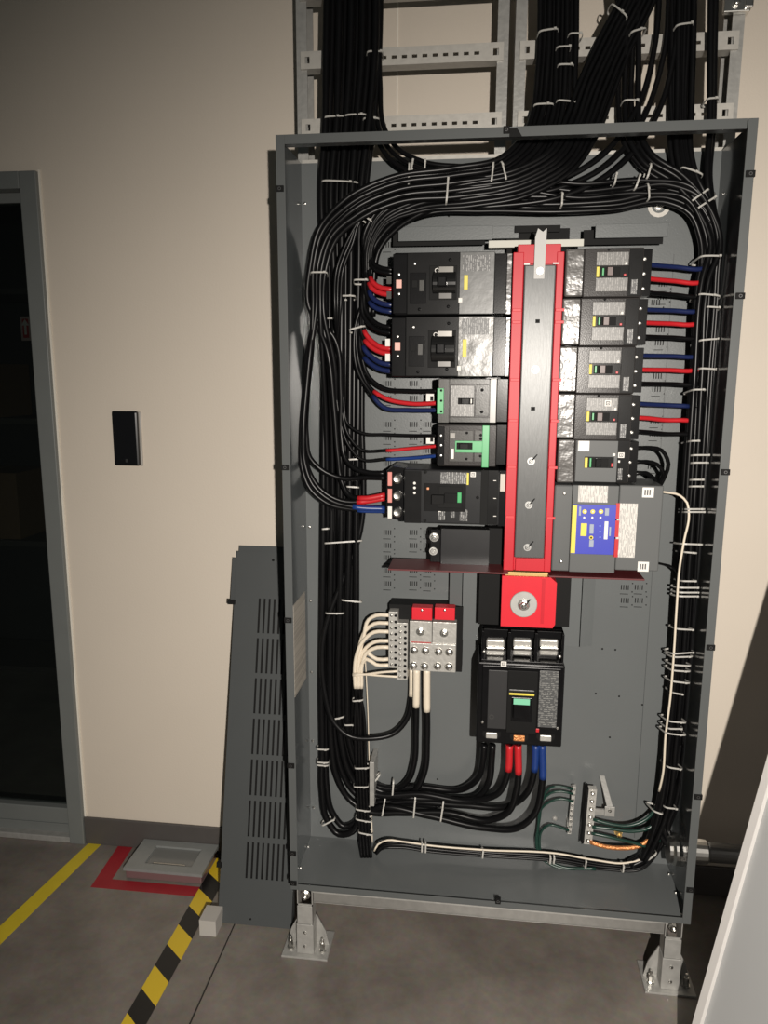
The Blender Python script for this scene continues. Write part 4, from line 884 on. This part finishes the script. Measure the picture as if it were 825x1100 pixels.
# L5 feeds
def offs(keys, i, n, w_, rr=.007): return lanes(keys, w_, i, n, rr)
l5f = [([(414, 508.5, .13), (397, 508, .14), (381, 503, .15), (371, 493, .16), (367, 472, .165), (366, 420, .16), (360, 365, .145)], None),
       ([(414, 513.5, .13), (395, 513, .14), (366, 513.5, .145), (346, 505, .14), (333, 492, .135), (329, 468, .13), (330, 425, .125), (335, 370, .122)], None),
       ([(414, 532, .13), (389, 535.5, .13), (376, 533, .14), (367, 517, .15), (363, 490, .15), (359, 440, .145), (351, 375, .135)], (CRED, .068)),
       ([(414, 535, .135), (389, 539, .135), (366, 538, .13), (346, 527, .125), (333, 509, .12), (327, 485, .12), (328, 440, .12), (334, 375, .12)], (CRED, .066)),
       ([(414, 546.5, .13), (384, 545, .12), (354, 537, .115), (336, 521, .112), (327.5, 498, .112), (326, 462, .112), (329, 420, .115), (334, 370, .118)], (CBLB, .076)),
       ([(414, 548.5, .138), (384, 547.5, .132), (352, 541, .128), (333, 525, .125), (324.5, 503, .125), (323.5, 470, .124), (327, 420, .124), (332, 370, .124)], (CBLB, .074))]
labs5 = ['upper black', 'lower black', 'inner red-taped', 'outer red-taped', 'inner blue-taped', 'outer blue-taped']
for i, (kk, tp) in enumerate(l5f):
    order = [5, 3, 4, 1, 2, 0][i]
    cable('feeder_cable', kk + lanes(T1, [16, 18, 22, 26, 28, 30, 34, 40, 42, 40, 38], 5 - order, 9, .007)[0 if kk[-1][1] > 340 else 1:], .0072, CBL, labs5[i] + ' feeder cable of the electronic-trip breaker, sweeping up the far left', 'feeders of the electronic-trip breaker', tape=tp)
for i in (6, 7, 8):
    kk = lanes(T1, [16, 18, 22, 26, 28, 30, 34, 40, 42, 40, 38], i, 9, .007)
    kk = [(356 + (i - 6) * 6, 800, .225), (354 + (i - 6) * 6, 700, .225), (352 + (i - 6) * 6, 560, .205), (350 + (i - 6) * 6, 450, .18), (347 + (i - 6) * 6, 390, .15)] + kk
    cable('feeder_cable', kk, .0072, CBL, ['third from right', 'second from right', 'rightmost'][i - 6] + ' plain black cable sweeping from right ladder to far left', 'top sweep cables', 'cable')
# L1, L2 feeds (double conductors)
col = []
def lf(y0s, matl, frac, labx, xs, cx0):
    for j, y0 in enumerate(y0s):
        i = len(col); col.append(1)
        yend = y0
        kk = [(424, y0, .135), (411, y0 - 1.5, .14), (401 - j * 1.5, y0 - 7, .15), (cx0 - j * 2, y0 - 20, .16), (cx0 - 1 - j * 2, y0 - 36, .165)]
        tail = [q for q in lanes(T2, [12, 14, 20, 28, 30, 32, 36, 40, 40, 38, 36, 36], i, 16, .006) if q[1] < y0 - 46]
        cable('feeder_cable', kk + tail, .0062, CBL, ['upper ', 'lower '][j] + labx, 'double feeders of the two large left breakers', tape=(matl, frac) if matl else None)
lf((290, 294), None, 0, 'black feeder cable of the topmost large left breaker', 0, 399)
lf((311, 317), CRED, .07, 'red-taped feeder cable of the topmost large left breaker', 0, 396)
lf((328, 335), CBLU, .078, 'blue-taped feeder cable of the topmost large left breaker', 0, 395)
lf((352, 358), None, 0, 'black feeder cable of the second large left breaker', 0, 392)
lf((375, 380.5), CRED, .095, 'red-taped feeder cable of the second large left breaker', 0, 391)
lf((392, 399), CBLU, .095, 'blue-taped feeder cable of the second large left breaker', 0, 390)
# L3
for i, (y0, mt, nm) in enumerate(((420, None, 'black'), (433, CRED, 'red-taped'), (440.5, CBLU, 'blue-taped'))):
    kk = [(472, y0, .12), (440, y0 + (0 if i == 0 else .5 if i == 1 else 0), .14), (412, y0 - (3 if i == 0 else 6 if i == 1 else 3), .155), (397, y0 - 14 - i * 3, .165), (388 - i * 1.5, y0 - 40, .17), (385 - i * 2, 355, .172)]
    tail = [q for q in lanes(T2, [12, 14, 20, 28, 30, 32, 36, 40, 40, 38, 36, 36], 12 + i, 16, .006)]
    cable('feeder_cable', kk + tail, .0056, CBL, nm + ' feeder of the breaker with the green terminal block', 'feeders of the green terminal breaker', tape=(mt, [0, .172, .185][i]) if mt else None)
# L4
for i, (y0, mt, nm) in enumerate(((468, None, 'black'), (479, CRED, 'red-tipped'), (489.5, CBLB, 'blue-tipped'))):
    kk = [(472, y0, .12), (445, y0 + (0 if i == 0 else 2.5), .14), (415, y0 + (-1 if i == 0 else 5 if i == 1 else 4), .15), (388, y0 - (3 if i == 0 else -4), .155), (374, y0 - 12, .16), (369 - i * 2, y0 - 40, .165), (365 - i * 2, 380, .165)]
    tail = [q for q in lanes(T1, [16, 18, 22, 26, 28, 30, 34, 40, 42, 40, 38], 8, 9, .007)]
    tail = [(a + 12 + i * 3 if b > 240 else a, b + i, y) for a, b, y in tail]
    cable('feeder_cable', kk + tail, .0045, CBL, nm + ' thin feeder of the breaker with green trim', 'thin feeders of the green trim breaker', tape=(mt, .135 - .0 * i) if mt else None)
# lower edge of the top mass, towards the right bundle and down
RB = [(762, 300, .17), (755, 400, .17), (748, 500, .17), (741.5, 600, .17), (735, 700, .17), (727, 800, .172), (718, 865, .175), (713, 893, .172), (723, 911, .16)]
T4 = [(398, 300, .19), (400, 265, .18), (416, 240, .17), (452, 222, .17), (520, 219, .17), (600, 219, .17), (660, 216, .17), (718, 208, .17), (748, 222, .17), (762, 255, .17)]
for i in range(5):
    cable('power_cable', lanes(T4 + RB, [10, 14, 18, 18, 16, 16, 18, 20, 20, 20] + [18, 20, 20, 20, 20, 18, 14, 10, 6], i, 5, .008), .0072, CBL, ['uppermost', 'second', 'middle', 'fourth', 'lowest'][i] + ' black cable along the lower edge of the top mass', 'right side cables', seg=8)
T5 = [(734, -30, .22), (733, 60, .22), (731, 125, .215), (731, 160, .20), (738, 192, .185), (754, 224, .18), (764, 262, .185)]
for i in range(4):
    cable('power_cable', lanes(T5 + [(a + 6, b, y + .015) for a, b, y in RB[:-3]] + [(716, 880, .19), (700, 915, .19), (676, 929, .18)], [24, 24, 22, 22, 22, 20, 18] + [16] * 6 + [10, 6, 5], i, 4, .008), .0075, CBL, ['rightmost', 'second from right', 'third from right', 'leftmost'][i] + ' of four black cables dropping straight from the right ladder', 'right side cables')
cable('power_cable', lanes([(764, -30, .22), (763, 70, .22), (762, 140, .21), (759, 190, .19), (766, 235, .18), (772, 290, .18)] + [(a + 12, b, y) for a, b, y in RB[1:6]] + [(718, 880, .185)], 0, 0, 1, .008), .0085, CBL, 'single black cable beside the right ladder rail', 'right side cables')
cable('power_cable', lanes([(769, -30, .232), (768, 70, .232), (766, 140, .22), (763, 190, .2), (769, 240, .195), (775, 290, .195)] + [(a + 15, b, y + .02) for a, b, y in RB[1:6]] + [(719, 880, .205)], 0, 0, 1, .008), .0075, CBL, 'single black cable hugging the right ladder rail', 'right side cables')
T7 = [(672, -30, .225), (676, 40, .225), (675, 112, .22), (678, 145, .20), (694, 172, .18), (728, 195, .17), (752, 224, .165), (766, 262, .16)]
for i in range(4):
    cable('power_cable', lanes(T7 + [(a - 6, b, y - .018) for a, b, y in RB[:7]] + [(702, 900, .16), (690, 924, .17)], [22, 20, 20, 20, 18, 18, 18, 16] + [12] * 7 + [8, 5], i, 4, .008), .0072, CBL, ['rightmost', 'second from right', 'third from right', 'leftmost'][i] + ' of four black cables curving from ladder to right bundle', 'right side cables')
T8 = [(420, 260, .155), (428, 236, .15), (460, 218, .15), (530, 212, .155), (600, 203, .16), (650, 178, .18), (684, 140, .21), (700, 108, .222), (714, 55, .225), (720, -30, .225)]
T8[0] = (396, 340, .18); T8[1] = (404, 262, .165)
for i in range(3):
    cable('power_cable', lanes(T8, [8, 12, 16, 18, 18, 20, 22, 22, 22, 20], i, 3, .008), .0072, CBL, ['leftmost', 'middle', 'rightmost'][i] + ' of three black cables bowing from the right ladder into the top mass', 'top mass cables')
T9 = [(404, -30, .235), (404, 90, .232), (407, 138, .21), (424, 166, .18), (452, 181, .165), (510, 188, .16), (560, 196, .16), (620, 205, .16), (690, 200, .165), (740, 208, .165), (764, 250, .165)]
for i in range(3):
    cable('power_cable', lanes(T9 + [(a + 2, b, y) for a, b, y in RB[:6]], [10, 10, 12, 14, 16, 16, 16, 14, 14, 14, 12] + [10] * 6, i, 3, .008), .0062, CBL, ['rightmost', 'middle', 'leftmost'][i] + ' of three black cables leaving the left ladder across the top', 'top mass cables')
# R1-R4 wires
for k in range(4):
    base = U(697, 294, YF + .02)
    for j, (mt, nm, yo) in enumerate(((CBLU, 'blue', 284), (CRED, 'red', 297.5), (None, 'black', 313.5))):
        ya = [284, 332.5, 382, 433.5][k] + [0, 15, 30][j] + ([0, -1, 0, 0][k] if j else 0)
        xa_ = [694, 690, 686, 683][k]; xe = [758, 754, 754, 746][k] + [4, 0, 3][j]
        dyr = [5, 2, 1, 3][k]
        kk = [(xa_, ya, .11), (xa_ + 14, ya + dyr * .3, .13), ((xa_ + xe) / 2, ya + dyr * .6 + (1 if k == 3 and j else 0), .15), (xe - 9, ya + dyr, .16), (xe + 3, ya + dyr + (5 if k == 3 else 0) - 4, .172), (xe + 9, ya - 26, .178)]
        up = [(771, 262, .18), (762, 228, .175), (745, 204, .175), (736, 180, .19), (731, 150, .21), (729, 110, .225), (731, 40, .228), (732, -30, .228)]
        lu = lanes([q for q in up if q[1] < ya - 42], [8 + 2 * n_ for n_ in range(len([q for q in up if q[1] < ya - 42]))], k * 3 + j, 12, .004)
        if k == 3 and j == 0: lab = 'blue'
        cable('branch_wire', kk + lu, .0055, CBL, nm + ' wire of the ' + ['topmost', 'second', 'third', 'lowest'][k] + ' alike breaker right of the bus', 'branch wires right of the bus', 'wire', tape=(mt, [.155, .15, .155, .15][k]) if mt else None)
# R5 arcs
for j, (y0, xr, yb) in enumerate(((482, 718, 505), (497, 713, 510), (509, 706, 518))):
    cable('branch_wire', [(681, y0, .11), (694, y0 - 1, .125), (xr - 7, y0 + 2, .14), (xr, (y0 + yb) / 2 + 5, .15), (xr - 3, yb + 5, .165), (706, 527, .18), (698, 540, .215)], .0052, CBL, ['outermost', 'middle', 'innermost'][j] + ' black wire arching off the plain grey-faced breaker', 'arching black wires above the relay', 'wire')
cable('relay_wire', [(700, 603.5, .12), (712, 606, .14), (722, 609, .16), (729, 617, .17), (730, 660, .175)], .003, CBL, 'thin black wire leaving the lower right of the relay box', None, 'wire')
cable('sensor_wire', [(704, 527, .12), (716, 529, .13), (730, 532, .14), (738, 540, .14), (740, 553, .135), (735, 580, .135), (730, 610, .135), (727, 650, .135), (724, 700, .137), (720, 750, .14), (715, 790, .145), (712, 832, .15), (708, 850, .165)], .0031, CWHT, 'thin cream wire running down in front of the right cable bundle', None, 'wire', seg=8)
cable('sensor_wire', [(392, 700, .215), (395, 760, .215), (397, 830, .2), (399, 870, .2), (400, 905, .18)], .0018, CWHT, 'thin white wire beside the lower left cable bundle', None, 'wire', seg=6)
# bottom thin bundle
BT = [(403, 916, .165), (409, 909, .165), (428, 907, .17), (460, 911, .175), (520, 917, .18), (600, 922, .185), (655, 931, .185), (688, 930, .185), (704, 914, .185), (712, 885, .185)]
for i in range(4):
    cable('control_wire', lanes(BT, [4, 6, 6, 6, 6, 7, 8, 8, 6, 6], i, 4, .004), .0038, CBL, 'thin black control wire along the bottom of the enclosure', 'bottom control wires', 'wire')
cable('control_wire', [(402, 914, .16), (406, 907, .16), (416, 902.5, .16), (432, 904, .165), (460, 908, .165), (520, 913, .17), (600, 917, .175), (640, 924, .175), (672, 927, .175), (692, 921, .178), (701, 908, .18)], .0029, CWHT, 'cream white control wire along the bottom of the enclosure', None, 'wire')
# ground wires
for i, (y0, kx) in enumerate(((848, 0), (853, 1), (861, 2), (892, 3))):
    if i < 3: kk = [(616, y0, .20), (603, y0 - 3, .20), (591, y0 - 2 + i, .20), (584 - i, y0 + 7, .205), (580 - i, y0 + 28, .21), (578 - i, 905, .21), (580, 920, .2), (592 + 2 * i, 929, .19), (640, 933, .18)]
    else: kk = [(611, y0, .20), (600, 888, .20), (590, 886, .20), (582, 892, .205), (579.5, 905, .205), (583, 921, .195), (600, 930, .185), (640, 934, .18)]
    cable('ground_wire', kk, .0036, CGRN, ['topmost', 'second', 'third', 'lowest'][i] + ' dark green ground wire looping left from the thin slanted bar', 'left ground wires', 'wire')
gw = [[(637, 880, .17), (655, 885, .165), (675, 887, .165), (694, 880, .17), (706, 866, .175), (712, 835, .18), (718, 790, .18)], [(636, 888, .17), (655, 890, .165), (680, 893, .165), (698, 889, .17), (709, 872, .18), (716, 830, .185)], [(635, 895, .17), (650, 898, .165), (675, 904, .165), (700, 908, .17), (710, 900, .18), (715, 870, .185)]]
for i, kk in enumerate(gw): cable('ground_wire', kk, .0048, CGRN, ['upper', 'middle', 'lower'][i] + ' dark green ground wire running right from the wide lug bar', 'right ground wires', 'wire')
cable('copper_conductor', [(634, 904.5, .17), (648, 909, .165), (668, 911, .165), (686, 909, .168), (697, 902, .172), (705, 889, .178), (709, 872, .19)], .0062, COPPER, 'bare orange copper ground conductor at the wide lug bar', None, 'wire')

for (a, b, lb) in ((463, 428, 'green terminal block'), (463, 472, 'green tee-shaped trim')):
    c = U(a, b, .16); tg = thing('wire_tag', 'small white wire tag left of the breaker with ' + lb, 'tag', tuple(c))
    box('tag_plate', c.x - .013, c.x + .009, .16, .162, c.z - .012, c.z + .012, WHT, tg, .003); box('tag_hole', c.x - .002, c.x + .006, .1594, .1605, c.z - .006, c.z + .006, BLKM, tg, 0); box('tag_stem', c.x + .004, c.x + .012, .162, YB, c.z - .003, c.z + .003, BLK, tg, 0)
# ------------------------------------------------------------------ cable ties
def tie(px, py, halfw, y, ang=0.0, depth=.020, r=.0021, head=True, lab='pale nylon cable tie around the black cables', grp='nylon cable ties'):
    c = U(px, py, y); a = U(px + halfw, py, y) - c; A_ = a.length
    u = AX * math.cos(math.radians(ang)) + AU * math.sin(math.radians(ang)); v = AF.copy(); v = (v - u * v.dot(u)).normalized()
    bm = bmesh.new(); n = 20; ww = u.cross(v).normalized(); S_ = []
    depth = min(depth, max(.006, YB - y - .003)) if py > 160 else depth
    for k in range(n):
        th = 2 * math.pi * k / n
        ct, sn = math.cos(th), math.sin(th)
        e_ = .45
        d = u * (math.copysign(abs(ct) ** e_, ct)) * A_ + v * (math.copysign(abs(sn) ** e_, sn)) * depth
        dn = d.normalized()
        S_.append([bm.verts.new(c + d + dn * (.0006 * s1) + ww * (r * s2)) for s1, s2 in ((-1, -1), (1, -1), (1, 1), (-1, 1))])
    for k in range(n):
        P_, Q_ = S_[k], S_[(k + 1) % n]
        for q in range(4): bm.faces.new((P_[q], P_[(q + 1) % 4], Q_[(q + 1) % 4], Q_[q]))
    o = O('cable_tie', fin(bm), TIEM); tag(o, lab, 'cable tie', grp)
    if head:
        hp = c + u * (A_ * random.uniform(.2, .8)) - v * (depth + .001)
        bm = bmesh.new(); bm_box(bm, -.0032, .0032, -.0024, .0024, -.0026, .0026, .0006); me = fin(bm)
        rot = Matrix((u, v, -ww)).transposed().to_4x4(); me.transform(Matrix.Translation(hp) @ rot)
        O('tie_head', me, TIEM, o)
# (px, py, half width px, depth of bundle centre, angle)
TIES_L = [(360, 129, 12, .225, 3), (382, 127, 12, .225, 3), (399, 131, 9, .235, 0), (403, 60, 9, .235, 0), (366, 198, 20, .21, -3), (343, 295, 9, .125, 0), (374, 320, 8, .185, 0), (357, 344, 6, .2, 0), (356, 370, 5, .2, 0), (384, 354, 9, .165, 14), (388, 303, 8, .165, 0), (381, 494, 8, .20, 3), (379, 523.5, 7, .205, -4), (369, 582, 20, .212, 4), (350, 568, 4, .2, 5), (378, 645, 11, .205, -6), (360, 658, 10, .21, 0), (384.5, 751, 6, .18, 6), (362, 770, 8, .205, 12), (376, 777, 6, .205, 2), (347, 803, 6.5, .207, -2), (347, 817, 6.5, .207, -3), (347, 820, 6.5, .207, -3), (389, 823, 8, .185, 2), (388, 843, 8, .185, 0), (390, 868, 8, .178, -8), (391, 879, 9, .175, -10), (393, 893, 8, .17, -10), (353, 881, 8, .207, 28), (394, 237, 7, .15, -35)]
for q in TIES_L: tie(*q, lab='pale nylon cable tie on the cables at the left side', grp='cable ties on the left cables')
TIES_T = [(439, 190, 13, .145, 88), (480, 205, 15, .14, 86), (442, 183, 9, .16, 80), (456, 182, 9, .16, 86), (528, 187, 12, .155, 84), (540, 186, 11, .155, 105), (602, 216, 8, .17, 88), (695, 186, 9, .175, 75), (683, 197, 9, .17, 72), (694, 208, 9, .17, 95), (659, 195, 6, .17, 80),
          (588, 37, 11, .225, 8), (617, 41, 8, .225, 0), (604, 55, 8, .23, 3), (606.5, 74, 9, .23, 0), (583, 116, 11, .225, 2), (609, 113, 13, .225, -6), (663, 16, 12, .225, -40), (684, 37, 9, .225, 15), (676, 112, 9, .225, 0), (733, 31, 10, .225, 8), (763, 110, 7, .225, 4), (741, 187, 13, .19, -20), (750, 212, 12, .18, 35), (757, 220, 13, .18, 32)]
for q in TIES_T: tie(*q, lab='pale nylon cable tie on the cables at the top', grp='cable ties on the top cables')
TIES_R = [(758, 280, 12, .175, 0), (757, 321, 13, .175, -6), (760, 334, 9, .175, -4), (757, 368, 12, .175, 4), (756, 399, 11, .175, -4), (746, 421, 8, .172, 0), (742, 475, 6, .168, 0), (748, 490, 10, .168, 0), (748, 498, 10, .168, 0), (745, 516, 8, .168, 0), (744, 523, 8, .168, 0), (743, 547, 11, .168, 0), (742.5, 550, 11, .168, 0), (740, 584, 14, .168, -2), (737, 593, 8, .168, -5), (736, 623, 9, .168, 0), (736, 630, 13, .168, 0), (736, 635, 13, .168, 0), (735.5, 639, 13, .168, 0), (731, 674, 10, .168, -3), (729, 699, 13, .168, 4), (729, 703, 12, .168, 2), (728, 712, 11, .168, -3), (727.5, 718, 11, .168, -3), (727, 730, 11, .168, -6), (724, 742, 6, .168, -8), (723, 772, 11, .17, -5), (721, 779, 9, .17, 0), (722, 785, 12, .17, -6), (721, 821, 9, .172, -8), (716, 863, 7, .175, -6), (703, 868, 6, .17, -18)]
for q in TIES_R: tie(*q, lab='pale nylon cable tie on the cables at the right side', grp='cable ties on the right cables', depth=.036)
TIES_B = [(404, 836, 7, .2, 52), (422, 846, 9, .195, 86), (412, 866, 10, .185, 80), (445, 866, 12, .185, 85), (474.5, 870, 12, .18, 82), (453, 909, 5.5, .172, 88), (457, 909.5, 5.5, .172, 88), (518, 916, 5, .176, 86), (590, 922, 5, .18, 86), (594, 922, 5, .18, 86), (628, 926, 5, .18, 86), (668, 931, 5, .18, 86), (699, 918, 7, .182, 40)]
for q in TIES_B: tie(*q, lab='pale nylon cable tie on the cables along the bottom', grp='cable ties on the bottom cables', depth=.014)

for o in bpy.data.objects:
    if '_w' in o: del o['_w']
